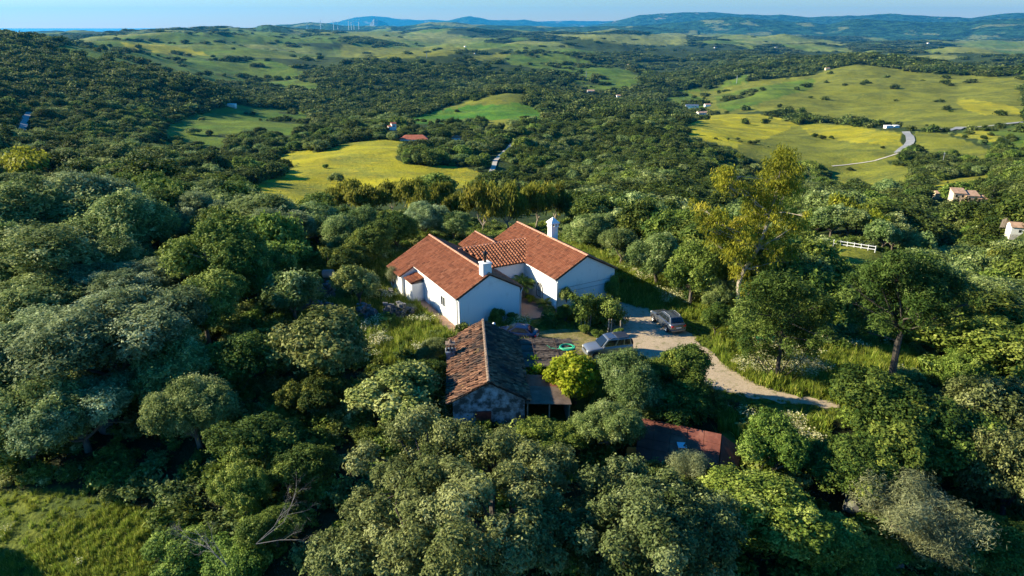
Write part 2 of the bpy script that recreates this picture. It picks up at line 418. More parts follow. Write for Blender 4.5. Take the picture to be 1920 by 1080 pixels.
# ------------------------------------------------------------------ terrain: survey points (world for the hilltop, pixel + distance beyond it)
ctl = []
for x in range(-16, 25, 8):
    for y in range(36, 78, 8): ctl.append((x, y, 0.0))
ctl += [(-30, 45, -1), (-40, 60, 0), (-28, 80, -1), (-45, 90, -1), (-70, 105, -4), (-60, 60, -2), (-15, 30, -2.2), (0, 28, -1.8), (12, 28, -2), (-25, 27, -3.5),
        (20, 30, -2), (30, 42, -1.2), (38, 55, -1.5), (42, 75, -5), (0, 15, -4), (-20, 10, -6), (20, 10, -5), (0, 4, -6), (0, 92, -3), (-22, 105, -4),
        (22, 97, -6), (0, 135, -13), (45, 120, -16), (-45, 140, -12), (60, 88, -10), (85, 120, -20), (-90, 140, -12)]
far = [
 # near slopes behind the hilltop
 (200, 335, 190), (450, 362, 200), (640, 372, 215), (1000, 385, 215), (1300, 380, 200), (1500, 420, 160), (1815, 378, 250), (1905, 430, 160), (1650, 430, 150), (1300, 330, 300), (1100, 330, 290),
 (60, 320, 230), (30, 290, 300), (200, 300, 290), (330, 330, 230),
 # flowering spur with the red roofed farm
 (540, 350, 240), (620, 300, 320), (700, 266, 410), (780, 266, 430), (860, 264, 440), (840, 320, 300), (900, 330, 285), (960, 262, 440), (560, 300, 330), (440, 345, 240),
 # green hill in the middle and the wooded slopes round it
 (930, 226, 620), (800, 222, 640), (930, 193, 740), (1000, 205, 700), (960, 176, 830), (1100, 240, 560), (1200, 280, 430), (1150, 200, 800), (740, 240, 540), (880, 245, 540),
 (640, 250, 520), (520, 270, 440), (400, 270, 470), (1090, 300, 400),
 # ridges and valleys beyond it
 (700, 200, 900), (820, 160, 1250), (700, 120, 1650), (850, 107, 1800), (1000, 125, 1700), (1000, 165, 1150), (900, 155, 1300), (640, 165, 1100), (700, 185, 1000),
 (640, 90, 2900), (760, 88, 3000), (900, 90, 3000), (1000, 80, 3800), (1100, 75, 4200), (800, 70, 4600), (900, 72, 4800), (1050, 105, 2400), (1130, 130, 1900), (1200, 155, 1600), (1100, 180, 1200), (1190, 110, 2700),
 # left hand hills
 (80, 86, 1050), (0, 84, 1000), (200, 118, 900), (330, 165, 760), (60, 150, 720), (60, 200, 560), (200, 210, 560), (330, 200, 680), (450, 225, 640), (560, 220, 700), (120, 250, 430), (300, 255, 480), (40, 240, 430),
 (430, 160, 1350), (420, 125, 1650), (300, 118, 1600), (560, 150, 1400), (590, 110, 2000), (300, 90, 2300), (450, 85, 2500), (330, 66, 3100), (200, 80, 2300), (560, 72, 3200), (640, 78, 3000), (140, 84, 2100), (0, 70, 2200), (480, 190, 950),
 # right hand hills, road valley
 (1320, 300, 400), (1400, 350, 330), (1500, 345, 380), (1600, 345, 400), (1290, 240, 700), (1350, 222, 800), (1420, 216, 860), (1500, 228, 800), (1600, 240, 750), (1500, 290, 520), (1620, 290, 520), (1690, 285, 540), (1700, 262, 620), (1700, 320, 420), (1850, 320, 400), (1850, 275, 560), (1750, 250, 680), (1900, 250, 680),
 (1300, 212, 950), (1250, 200, 1000), (1340, 190, 1150), (1450, 200, 980), (1640, 224, 850), (1800, 230, 830), (1920, 225, 850), (1450, 165, 1250), (1520, 148, 1500), (1610, 128, 1550), (1680, 138, 1500), (1780, 150, 1450), (1910, 152, 1400), (1640, 175, 1150), (1800, 185, 1100), (1380, 158, 1500), (1290, 168, 1500), (1250, 150, 1900), (1320, 130, 2400), (1420, 120, 2500), (1500, 112, 2800), (1600, 112, 3400), (1750, 122, 3000), (1880, 115, 3400), (1250, 105, 3000),
 (1350, 92, 4200), (1500, 92, 4500), (1650, 98, 4200), (1800, 98, 4500), (1900, 100, 4800), (1300, 75, 6000), (1500, 75, 6500), (1700, 85, 6000), (1900, 90, 6500), (1200, 72, 5500), (1500, 70, 9000), (1850, 80, 8500), (1250, 63, 9000), (1000, 62, 7500), (800, 60, 6500), (640, 64, 5000), (500, 62, 5500), (300, 64, 4300), (100, 74, 3500), (0, 78, 3500), (300, 68, 8000), (100, 76, 8000), (640, 62, 9000),
]
def hill(px, py, d):
    p = atd(px, py, d); return (p[0], p[1], p[2])
ctl += [hill(*c) for c in far]
ctl = np.array(ctl)
def uv_of(x, y):
    return np.stack([np.clip(np.arctan2(x, y), -0.85, 0.85) * 5.0, np.log(np.maximum(np.hypot(x, y), 3.0))], -1)
CU = uv_of(ctl[:, 0], ctl[:, 1])
def kern(a, b):
    d2 = ((a[:, None, :] - b[None, :, :]) ** 2).sum(-1)
    return np.sqrt(d2 + 0.012)
n = len(ctl)
A = np.zeros((n + 3, n + 3)); A[:n, :n] = kern(CU, CU) - 0.004 * np.eye(n)
Pm = np.c_[np.ones(n), CU]; A[:n, n:] = Pm; A[n:, :n] = Pm.T
# interpolate height relative to the horizontal divided by a soft distance, so far hills do not dominate
WS = np.hypot(ctl[:, 0], ctl[:, 1]) + 60
sol = np.linalg.solve(A, np.r_[ctl[:, 2] / WS, 0, 0, 0])
def height_raw(x, y):
    sh = np.shape(x); x = np.ravel(x).astype(float); y = np.ravel(y).astype(float)
    U = uv_of(x, y); out = np.empty(len(x))
    for i in range(0, len(x), 20000):
        u = U[i:i + 20000]
        out[i:i + 20000] = kern(u, CU) @ sol[:n] + np.c_[np.ones(len(u)), u] @ sol[n:]
    d = np.hypot(x, y)
    z = out * (d + 60)
    k = np.clip((d - 150) / 350, 0, 1)
    z += k * 25.0 * (fbm(x / 170, y / 170, 4) - 0.5)
    k = np.clip((d - 700) / 1500, 0, 1)
    z += k * 88 * (fbm(x / 420 + 5, y / 420, 5) - 0.5)
    k = np.clip((d - 2500) / 3000, 0, 1)
    z += k * 95 * (fbm(x / 1400 + 3, y / 1400, 5) - 0.5)
    k = np.clip((d - 9500) / 2500, 0, 1)
    z = z * (1 - k) + k * -330
    # building pad on the hilltop
    q = np.hypot((x - 3) / 19, (y - 54) / 21)
    pad = np.clip((1.35 - q) / 0.35, 0, 1); pad = pad * pad * (3 - 2 * pad)
    z *= 1 - pad
    return z.reshape(sh)
AZ = np.r_[np.linspace(-180, -52, 22)[:-1], np.linspace(-52, -42, 14)[:-1], np.linspace(-42, 42, 600), np.linspace(42, 52, 14)[1:], np.linspace(52, 180, 22)[1:]] * math.pi / 180
LD = np.linspace(math.log(2.0), math.log(13000), 620)
AG, LG = np.meshgrid(AZ, LD)
TX, TY = np.sin(AG) * np.exp(LG), np.cos(AG) * np.exp(LG)
TZ = height_raw(TX, TY)
def ground(x, y):
    """height of the terrain sheet, bilinear on its own grid"""
    x = np.asarray(x, float); y = np.asarray(y, float)
    a = np.arctan2(x, y); l = np.log(np.maximum(np.hypot(x, y), 2.01))
    i = np.clip(np.searchsorted(AZ, a) - 1, 0, len(AZ) - 2); fa = (a - AZ[i]) / (AZ[i + 1] - AZ[i])
    g = (l - LD[0]) / (LD[1] - LD[0]); j = np.clip(g.astype(int), 0, len(LD) - 2); fl = g - j
    return (TZ[j, i] * (1 - fa) + TZ[j, i + 1] * fa) * (1 - fl) + (TZ[j + 1, i] * (1 - fa) + TZ[j + 1, i + 1] * fa) * fl
_ds = np.exp(np.linspace(math.log(12), math.log(12500), 2600))
def hit(px, py, h=0.0):
    """first point on the ray through a survey pixel that is h above the ground"""
    r = ray(px, py); rh = math.hypot(r[0], r[1]); t = _ds / rh
    x, y, z = r[0] * t, r[1] * t, CAMH + r[2] * t
    k = np.nonzero(z - ground(x, y) <= h)[0]
    k = k[0] if len(k) else len(t) - 1
    return np.array([x[k], y[k], z[k]]), _ds[k]

# ------------------------------------------------------------------ land cover
PX, PY = proj(TX, TY, TZ)
GREEN, YEL, OLV, PALE, SCRUB, BRT = (0.10, 0.17, 0.018), (0.42, 0.365, 0.018), (0.20, 0.205, 0.026), (0.24, 0.25, 0.06), (0.05, 0.08, 0.017), (0.075, 0.20, 0.018)
fields = [
 (GREEN, [(90, 88), (215, 72), (330, 60), (520, 55), (640, 65), (640, 78), (470, 82), (330, 82), (240, 86), (180, 94)]),
 (YEL, [(225, 80), (300, 83), (365, 94), (395, 104), (350, 104), (290, 96), (240, 88)]),
 (GREEN, [(200, 113), (300, 106), (410, 106), (510, 112), (580, 140), (608, 165), (540, 166), (480, 152), (400, 150), (330, 140), (260, 126)]),
 (GREEN, [(100, 90), (180, 95), (300, 100), (420, 106), (300, 108), (180, 108)]),
 (GREEN, [(310, 235), (400, 203), (430, 195), (560, 205), (592, 225), (540, 247), (480, 237), (400, 247), (330, 247)]),
 (GREEN, [(296, 255), (350, 245), (420, 262), (430, 272), (360, 266), (310, 268)]),
 (SCRUB, [(0, 150), (130, 146), (200, 178), (160, 208), (60, 202), (0, 195)]),
 (YEL, [(420, 358), (520, 328), (610, 283), (640, 271), (690, 264), (762, 265), (732, 288), (760, 306), (840, 311), (912, 325), (905, 336), (800, 342), (700, 348), (620, 368), (540, 374)]),
 (YEL, [(505, 300), (545, 284), (604, 278), (560, 298), (520, 306)]),
 (BRT, [(755, 228), (820, 205), (900, 193), (960, 191), (1000, 199), (1024, 220), (930, 222), (850, 226)]),
 (OLV, [(845, 200), (930, 175), (990, 174), (982, 186), (940, 191), (880, 196), (820, 206)]),
 (OLV, [(900, 228), (960, 224), (960, 236), (930, 242)]),
 (SCRUB, [(640, 155), (720, 160), (790, 178), (770, 190), (700, 186), (640, 178)]),
 (GREEN, [(1020, 150), (1120, 150), (1195, 160), (1170, 166), (1050, 166)]),
 (GREEN, [(940, 105), (1040, 97), (1130, 122), (1205, 138), (1190, 156), (1110, 148), (1050, 130), (960, 120)]),
 (OLV, [(880, 106), (960, 99), (940, 110), (890, 112)]),
 (OLV, [(640, 84), (760, 90), (872, 88), (850, 100), (760, 106), (640, 106)]),
 (PALE, [(770, 60), (850, 64), (872, 75), (800, 78)]),
 (PALE, [(1000, 62), (1100, 65), (1285, 62), (1290, 82), (1200, 86), (1110, 73)]),
 (OLV, [(1245, 182), (1380, 154), (1510, 143), (1600, 120), (1680, 128), (1760, 140), (1925, 146), (1925, 226), (1760, 241), (1640, 226), (1540, 217), (1440, 202), (1350, 211), (1285, 196)]),
 (GREEN, [(1340, 180), (1430, 160), (1530, 148), (1520, 165), (1440, 186), (1370, 205), (1345, 200)]),
 (GREEN, [(1275, 172), (1330, 158), (1420, 133), (1424, 146), (1340, 166)]),
 (YEL, [(1795, 184), (1880, 194), (1925, 208), (1850, 212), (1800, 198)]),
 (YEL, [(1280, 236), (1340, 217), (1420, 213), (1480, 225), (1500, 240), (1440, 262), (1380, 270), (1290, 250)]),
 (OLV, [(1380, 270), (1440, 258), (1490, 238), (1540, 229), (1640, 240), (1692, 250), (1690, 262), (1690, 290), (1640, 308), (1722, 320), (1700, 337), (1600, 348), (1555, 330), (1540, 302), (1450, 297), (1385, 287)]),
 (YEL, [(1500, 232), (1600, 236), (1690, 252), (1692, 268), (1600, 262), (1520, 246)]),
 (OLV, [(1715, 249), (1780, 254), (1855, 281), (1840, 289), (1750, 277), (1710, 272)]),
 (GREEN, [(1790, 245), (1925, 232), (1925, 278), (1860, 267)]),
 (YEL, [(1790, 246), (1850, 246), (1880, 258), (1840, 258)]),
 (YEL, [(1725, 350), (1780, 335), (1862, 328), (1866, 338), (1800, 352)]),
 (OLV, [(1545, 480), (1575, 460), (1640, 470), (1700, 490), (1640, 500), (1560, 500)]),
 (OLV, [(1540, 535), (1600, 528), (1620, 560), (1560, 570)]),
 (GREEN, [(1280, 165), (1240, 190), (1300, 205), (1330, 195)]),
]
def cover(x, y, z):
    """land cover: field colour and a field mask (1 = open field)"""
    px, py = proj(x, y, z)
    d = np.hypot(x, y)
    sc2 = np.clip(900 / d, 0.25, 1.7)
    j = (11.0 * (fbm(x / 45, y / 45, 5) - 0.5) + 5.0 * (fbm(x / 11 + 5, y / 11, 3) - 0.5)) * sc2
    k = (7.0 * (fbm(x / 45 + 31, y / 45, 5) - 0.5) + 3.0 * (fbm(x / 11 + 35, y / 11, 3) - 0.5)) * sc2
    _, pyu = proj(x, y, z + 2.5)
    col = np.empty(np.shape(x) + (3,)); col[...] = (0.048, 0.070, 0.017)
    mask = np.zeros(np.shape(x))
    ok = (d > 75) & (y > 0)
    # mosaic of small fields in the far country
    mz = fbm(x / 700 + 11, y / 1100 + 4, 4); hue = fbm(x / 350 + 40, y / 350, 3)
    m = (d > 1900) & (mz > 0.46 + 0.06 * np.clip((2600 - d) / 700, 0, 1))
    mask[m] = 1
    w = np.clip((hue - 0.35) / 0.3, 0, 1)[..., None]
    fc = np.array(GREEN) * (1 - w) + np.array(PALE) * w
    col[m] = fc[m]
    for c, poly in fields:
        m = ok & (in_poly(px + j, py + k, poly) | ((d > 110) & in_poly(px + j, pyu + k, poly)))
        col[m] = c; mask[m] = 0.3 if c is SCRUB else 0.95 if c is GREEN else 1
    pt = (fbm(x / 60 + 90, y / 60 + 7, 5) > 0.63) & (mask > 0.5) & (mask < 0.97) & (d > 150)
    mask[pt] = 0.6; col[pt] = (0.06, 0.085, 0.018)
    yl = fbm(x / 45 + 3, y / 30, 5)
    w = (np.clip((yl - 0.38) / 0.17, 0, 1) * mask)[..., None]
    col = col * (1 - 0.6 * w) + 0.6 * w * (np.array(OLV) * 0.55 + col * 0.45)
    col *= (0.62 + 0.76 * fbm(x / 14, y / 14, 5))[..., None]
    return col, mask
LCOL, LMASK = cover(TX, TY, TZ)
def clear_px(poly_px, x, y, z=None):
    px, py = proj(x, y, ground(x, y) if z is None else z)
    return in_poly(px, py, poly_px)
# open ground near the house (survey pixels on the ground)
GARDEN = [[(560, 505), (720, 490), (860, 600), (862, 640), (835, 690), (770, 690), (690, 675), (560, 620)],
          [(700, 490), (960, 420), (1160, 490), (1330, 575), (1420, 640), (1660, 690), (1640, 775), (1560, 790), (1330, 745), (1250, 700), (1080, 800), (830, 830), (835, 640)],
          [(-400, 935), (120, 915), (300, 965), (260, 1200), (-400, 1200)],
          [(1480, 640), (1680, 650), (1760, 690), (1660, 720), (1480, 700)], [(1340, 770), (1560, 775), (1540, 840), (1360, 840)]]
def in_garden(x, y):
    m = np.zeros(np.shape(x), bool); px, py = proj(x, y, ground(x, y))
    for g in GARDEN: m |= in_poly(px, py, g)
    return m & (np.hypot(x, y) < 85)
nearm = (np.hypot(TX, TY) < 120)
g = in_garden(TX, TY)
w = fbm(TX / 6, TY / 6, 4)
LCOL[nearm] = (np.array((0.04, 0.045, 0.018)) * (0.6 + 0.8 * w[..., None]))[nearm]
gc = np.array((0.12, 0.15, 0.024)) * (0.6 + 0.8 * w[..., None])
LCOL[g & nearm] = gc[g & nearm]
for c, poly in fields[-4:-1]:
    m = (np.hypot(TX, TY) > 60) & (np.hypot(TX, TY) < 200) & in_poly(PX, PY, poly)
    LCOL[m] = np.array(c) * 1.1

nr, nc = TX.shape
idx = np.arange(nr * nc).reshape(nr, nc)
quads = np.stack([idx[:-1, :-1], idx[:-1, 1:], idx[1:, 1:], idx[1:, :-1]], -1).reshape(-1, 4)
quads = quads[:, ::-1]
def mat_land():
    t = NT('land')
    a = t.attr('land', 'Color')
    geo = t.n('ShaderNodeNewGeometry')
    P = geo.outputs['Position']
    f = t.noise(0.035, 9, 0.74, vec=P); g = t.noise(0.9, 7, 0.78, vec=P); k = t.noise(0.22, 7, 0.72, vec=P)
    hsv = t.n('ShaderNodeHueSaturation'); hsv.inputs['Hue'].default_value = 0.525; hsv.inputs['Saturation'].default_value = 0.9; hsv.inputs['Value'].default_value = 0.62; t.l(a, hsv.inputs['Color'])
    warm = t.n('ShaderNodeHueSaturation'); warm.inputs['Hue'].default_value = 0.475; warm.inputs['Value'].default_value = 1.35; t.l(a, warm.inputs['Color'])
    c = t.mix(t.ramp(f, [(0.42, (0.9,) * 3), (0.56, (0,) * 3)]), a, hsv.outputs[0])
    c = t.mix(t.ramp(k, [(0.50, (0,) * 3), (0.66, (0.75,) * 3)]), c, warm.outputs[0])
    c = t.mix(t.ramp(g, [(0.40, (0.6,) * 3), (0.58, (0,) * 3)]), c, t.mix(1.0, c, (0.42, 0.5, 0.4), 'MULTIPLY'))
    b = t.bsdf(c, 0.95, 0.08)
    bn = t.n('ShaderNodeBump', Strength=0.8, Distance=1.2); t.l(k, bn.inputs['Height'])
    bn2 = t.n('ShaderNodeBump', Strength=0.7, Distance=0.25); t.l(g, bn2.inputs['Height']); t.l(bn.outputs[0], bn2.inputs['Normal'])
    t.l(bn2.outputs[0], b.inputs['Normal'])
    return t.m
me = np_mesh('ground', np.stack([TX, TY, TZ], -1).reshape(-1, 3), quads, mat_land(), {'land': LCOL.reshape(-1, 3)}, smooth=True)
tag(mobj('ground', me), kind='structure')

# ------------------------------------------------------------------ sea, far hills and mountains
def mat_sea():
    t = NT('sea'); t.bsdf((0.02, 0.05, 0.09), 0.25, 0.5); return t.m
s = MB(); q = 130000.0
s.add([(-q, -3000, -262), (q, -3000, -262), (q, q, -262), (-q, q, -262)], [(0, 1, 2, 3)])
tag(s.build('sea', mat_sea()), kind='structure')

def mat_hill(name, forest, field, thr=0.58, rock=None):
    t = NT(name); geo = t.n('ShaderNodeNewGeometry')
    f = t.noise(0.0016, 9, 0.62, vec=geo.outputs['Position']); g = t.noise(0.008, 6, 0.7, vec=geo.outputs['Position'])
    c = t.ramp(g, [(0.40, tuple(x * 0.35 for x in forest)), (0.60, tuple(x * 2.0 for x in forest))])
    c = t.mix(t.ramp(f, [(thr, (0,) * 3), (thr + 0.03, (1,) * 3)]), c, field)
    t.bsdf(c, 0.95, 0.1, bump=g, bstr=1.0, bdist=60)
    return t.m
MH = mat_hill('wooded hills', (0.02, 0.05, 0.02), (0.16, 0.18, 0.06), 0.56)
MM = mat_hill('mountain land', (0.02, 0.05, 0.03), (0.22, 0.20, 0.14), 0.60)
MR = mat_hill('pale rock', (0.10, 0.10, 0.09), (0.3, 0.28, 0.25), 0.5)
def range_of_hills(name, crest, D, width, base, mat, rough=0.12, seed=0, nx=260, ny=40):
    """a range with real depth: crest line surveyed in pixels at distance D, flanks falling to base over +-width"""
    px = np.linspace(crest[0][0], crest[-1][0], nx)
    py = np.interp(px, [c[0] for c in crest], [c[1] for c in crest])
    py = py + 3.6 * (fbm(px / 26 + seed, px * 0 + seed, 5) - 0.5)
    k = np.hanning(5); k /= k.sum(); py = np.convolve(np.pad(py, 4, 'edge'), k, 'valid')
    V = []
    s = np.linspace(-1, 1, ny)
    for i in range(nx):
        p = atd(px[i], py[i], D); a = math.atan2(p[0], p[1])
        end = min(1, min(i, nx - 1 - i) / 8.0)
        for sj in s:
            d = D + sj * width
            x, y = math.sin(a) * d, math.cos(a) * d
            w = (1 - abs(sj)) ** 0.9
            r = float(fbm(np.array(x / (width * 0.35) + seed), np.array(y / (width * 0.35)), 5)) - 0.5
            h = base + (p[2] - base) * w * (end if crest[0][0] > 0 and crest[-1][0] < 1920 else 1)
            h += (p[2] - base) * rough * 3.0 * r * (1 - w) * w * 2.2 + (p[2] - base) * 0.05 * r * w
            V.append((x, y, h))
    ii = np.arange(nx * ny).reshape(nx, ny)
    qd = np.stack([ii[:-1, :-1], ii[:-1, 1:], ii[1:, 1:], ii[1:, :-1]], -1).reshape(-1, 4)
    return tag(mobj(name, np_mesh(name, np.array(V), qd, mat, smooth=True)), kind='structure')
range_of_hills('hills', [(-60, 68), (0, 61), (60, 58), (115, 57), (132, 61), (160, 68)], 9000, 1500, -240, MH, seed=2)
range_of_hills('hills', [(185, 70), (215, 64), (250, 56), (272, 54), (300, 60), (325, 68)], 3700, 500, -60, MH, seed=5)
range_of_hills('hills', [(440, 66), (470, 57), (488, 47), (505, 45), (522, 49), (550, 57), (600, 66)], 4400, 500, -60, MH, seed=9)
range_of_hills('hills', [(380, 62), (420, 54), (470, 50), (530, 45), (580, 42), (612, 43), (640, 47), (700, 47), (760, 50), (800, 58)], 10500, 1700, -200, MH, seed=12)
range_of_hills('hills', [(690, 60), (730, 50), (770, 46), (800, 40), (850, 40), (880, 45), (930, 47), (1000, 49), (1080, 50), (1150, 48), (1220, 49), (1290, 56), (1330, 62)], 8600, 1500, -170, MH, 0.2, seed=15)
range_of_hills('hills', [(1080, 60), (1150, 50), (1200, 46), (1260, 40), (1300, 38), (1330, 33), (1365, 30), (1430, 37), (1500, 40), (1545, 44), (1580, 36), (1620, 35), (1660, 38), (1720, 40), (1790, 40), (1850, 35), (1900, 34), (2100, 30)], 10800, 2000, -200, MH, 0.22, seed=21)
range_of_hills('mountains', [(1060, 54), (1120, 44), (1150, 38), (1190, 27), (1205, 26), (1225, 24), (1280, 21), (1330, 22), (1400, 27), (1450, 27), (1520, 31), (1600, 28), (1640, 24), (1680, 25), (1740, 29), (1790, 30), (1810, 33), (1870, 26), (1960, 22), (2150, 18)], 15500, 2400, -240, MM, 0.2, seed=25)
range_of_hills('mountains', [(790, 46), (820, 41), (850, 34), (878, 28), (895, 31), (910, 36), (960, 38), (980, 36), (1010, 41), (1060, 44), (1130, 46), (1200, 47)], 22500, 2000, -260, MM, seed=31)
range_of_hills('mountains', [(540, 50), (600, 45), (660, 33), (690, 29), (740, 34), (780, 36), (820, 38), (900, 40), (1000, 40), (1100, 38), (1200, 42), (1260, 48)], 28000, 2000, -260, MM, seed=37)
range_of_hills('mountains', [(692, 48), (697, 40), (701, 35), (708, 36), (716, 39), (724, 43), (730, 48)], 20000, 600, -260, MR, 0.05, seed=41)

# ------------------------------------------------------------------ roads, drive, paths (draped strips)
def strip(name, left, right, mat, dz=0.03, sub=6, across=7, wob=0.0):
    """surface between two edge polylines (world xy), draped on the ground"""
    def res(pl, m):
        pl = np.array(pl, float); s = np.r_[0, np.cumsum(np.hypot(*np.diff(pl, axis=0).T))]
        t = np.linspace(0, s[-1], m); return np.stack([np.interp(t, s, pl[:, 0]), np.interp(t, s, pl[:, 1])], -1)
    m = sub * max(len(left), len(right))
    Lp, Rp = res(left, m), res(right, m)
    if wob:
        Lp = Lp + wob * (np.stack([fbm(Lp[:, 0] * 1.1, Lp[:, 1] * 1.1, 4), fbm(Lp[:, 0] * 1.1 + 9, Lp[:, 1] * 1.1, 4)], -1) - 0.5)
        Rp = Rp + wob * (np.stack([fbm(Rp[:, 0] * 1.1, Rp[:, 1] * 1.1, 4), fbm(Rp[:, 0] * 1.1 + 9, Rp[:, 1] * 1.1, 4)], -1) - 0.5)
    w = np.linspace(0, 1, across)[None, :, None]
    P = Lp[:, None, :] * (1 - w) + Rp[:, None, :] * w
    z = ground(P[..., 0], P[..., 1]) + dz
    V = np.concatenate([P, z[..., None]], -1).reshape(-1, 3)
    ii = np.arange(m * across).reshape(m, across)
    qd = np.stack([ii[:-1, :-1], ii[1:, :-1], ii[1:, 1:], ii[:-1, 1:]], -1).reshape(-1, 4)
    o = mobj(name, np_mesh(name, V, qd, mat, smooth=True))
    return tag(o, kind='structure')
def line_strip(name, pts, width, mat, dz=0.3, sub=8):
    pts = np.array(pts)[:, :2]; t = np.gradient(pts, axis=0); t /= np.linalg.norm(t, axis=1)[:, None] + 1e-9
    nrm = np.stack([-t[:, 1], t[:, 0]], -1) * width / 2
    return strip(name, pts + nrm, pts - nrm, mat, dz, sub, 4)
ROADS = []
def far_road(name, pix, width, mat, dz=0.35):
    pts = np.array([hit(*p)[0] for p in pix]); ROADS.append((pts[:, :2], width))
    return line_strip(name, pts, width, mat, dz)
far_road('track', [(916, 334), (920, 325), (925, 315), (929, 302), (938, 293), (952, 281), (962, 270), (968, 258)], 2.2, M['track'])
far_road('road', [(1684, 288), (1692, 281), (1702, 274), (1707, 266), (1705, 256), (1698, 248)], 5.5, M['asphalt'], 0.6)
far_road('road', [(1760, 243), (1800, 240), (1850, 238), (1890, 233), (1930, 230)], 7.5, M['asphalt'], 0.8)
far_road('road', [(40, 252), (44, 240), (47, 226), (55, 212)], 3.2, M['asphalt'], 0.5)
far_road('track', [(1690, 286), (1660, 296), (1640, 302), (1600, 308), (1560, 312)], 1.6, M['track'], 0.25)
px2 = lambda pts: [tuple(atz(a, b, 0)[:2]) for a, b in pts]
strip('yard', px2([(1000, 622), (1060, 618), (1130, 628), (1190, 625), (1240, 618)]), px2([(1000, 670), (1070, 690), (1140, 700), (1220, 690), (1290, 680)]), M['yard'], 0.02, wob=1.5)
strip('driveway', px2([(1150, 562), (1215, 578), (1250, 605), (1292, 624), (1318, 648), (1340, 670), (1385, 700), (1430, 725), (1500, 745), (1570, 756)]),
      px2([(1110, 590), (1150, 625), (1130, 655), (1190, 672), (1260, 690), (1300, 712), (1340, 732), (1400, 744), (1480, 757), (1570, 768)]), M['gravel'], 0.034, 9, 9, wob=1.1)

# ------------------------------------------------------------------ foliage and trunks
def unit(v): return v / (np.linalg.norm(v, axis=-1, keepdims=True) + 1e-9)
def rand_dirs(r, n): return unit(r.normal(size=(n, 3)))
def leaf_mesh(name, lobes, n, L, W, mat, seed=0, k=7, spread=None, droop=0.0, up=0.25, shell=0.55, inner=0.15, aniso=None, hang=False):
    """leaf crown: n leaves in sprays of k on and inside lobes (x,y,z,r); every leaf a bent rhombus"""
    r = np.random.default_rng(seed)
    lobes = np.asarray(lobes, float)
    wgt = lobes[:, 3] ** 2 * (lobes[:, 4] if lobes.shape[1] > 4 else 1); wgt /= wgt.sum()
    ns = max(1, n // k)
    li = r.choice(len(lobes), ns, p=wgt)
    d = rand_dirs(r, ns); d[:, 2] = np.where((d[:, 2] < -0.3) & (r.random(ns) < 0.6), -d[:, 2], d[:, 2])
    rad = lobes[li, 3] * (shell + (1 - shell) * r.random(ns) ** 0.6 * 1.15)
    deep = r.random(ns) < inner; rad[deep] *= r.random(deep.sum())
    bumpy = 0.80 + 0.38 * r.random(ns); bumpy[r.random(ns) < 0.05] *= 1.22
    c = lobes[li, :3] + d * (rad * bumpy)[:, None]
    lobe_v = r.normal(0, 0.16, len(lobes)); spray_v = r.normal(0, 0.15, ns)
    sp = spread if spread is not None else L * 0.9
    ci = np.repeat(np.arange(ns), k)
    N = len(ci)
    off = r.normal(0, sp * 0.55, (N, 3))
    pos = c[ci] + off
    out = unit(d[ci] * 0.9 + np.array([0, 0, up]) + r.normal(0, 0.42, (N, 3)))
    if hang: out = unit(out * 0.5 + np.array([0, 0, -1.0]))
    axis = unit(np.cross(out, r.normal(size=(N, 3)))) if not hang else out
    nrm = unit(out + r.normal(0, 0.35, (N, 3))) if not hang else unit(np.cross(axis, r.normal(size=(N, 3))))
    side = unit(np.cross(axis, nrm))
    l = L * (0.6 + 0.8 * r.random(N))[:, None]; w = W * (0.6 + 0.8 * r.random(N))[:, None]
    nn = unit(np.cross(side, axis))
    V = np.empty((N, 4, 3))
    V[:, 0] = pos - axis * l / 2
    V[:, 1] = pos + side * w / 2 + nn * w * 0.18
    V[:, 2] = pos + axis * l / 2
    V[:, 3] = pos - side * w / 2 + nn * w * 0.18
    val = np.clip(0.45 + lobe_v[li][ci] + spray_v[ci] + r.normal(0, 0.11, N), 0, 1)
    Fq = np.arange(N * 4).reshape(N, 4)
    return np_mesh(name, V.reshape(-1, 3), Fq, mat, {'v': np.repeat(val, 4)})
def ball_lobes(n, seed, r0=0.34, r1=0.52, flat=1.0, low=-0.45, majors=4):
    """puffs spread over the union of a few unequal domes: (x,y,z,r,weight)"""
    r = np.random.default_rng(seed)
    mj = [(r.normal(0, 0.08), r.normal(0, 0.08), r.uniform(-0.05, 0.12), r.uniform(0.47, 0.60))]
    a0 = r.uniform(0, 6.28)
    for i in range(majors):
        a = a0 + i * 6.283 / majors + r.normal(0, 0.45); q = r.uniform(0.42, 0.68)
        mj.append((math.cos(a) * q, math.sin(a) * q, r.uniform(-0.30, 0.26), r.uniform(0.30, 0.48)))
    out = [(m[0], m[1], m[2] * flat, m[3] * 0.72, 0.3) for m in mj]
    w = np.array([m[3] ** 2 for m in mj]); w /= w.sum(); tries = 0
    while len(out) < n + len(mj) and tries < n * 40:
        tries += 1
        m = mj[r.choice(len(mj), p=w)]; d = rand_dirs(r, 1)[0]
        if d[2] < low: continue
        s = r.uniform(r0, r1) * r.uniform(0.75, 1.15); p = np.array(m[:3]) + d * (m[3] - s * 0.35) * r.uniform(0.9, 1.12)
        if any(np.linalg.norm(p - np.array(k[:3])) < k[3] * 0.72 for k in mj if k is not m): continue
        if any(np.linalg.norm(p - np.array(o[:3])) < 0.55 * (s + o[3]) for o in out[len(mj):]) and tries < n * 25: continue
        out.append((p[0], p[1], p[2] * flat, s, 1.0))
    return out
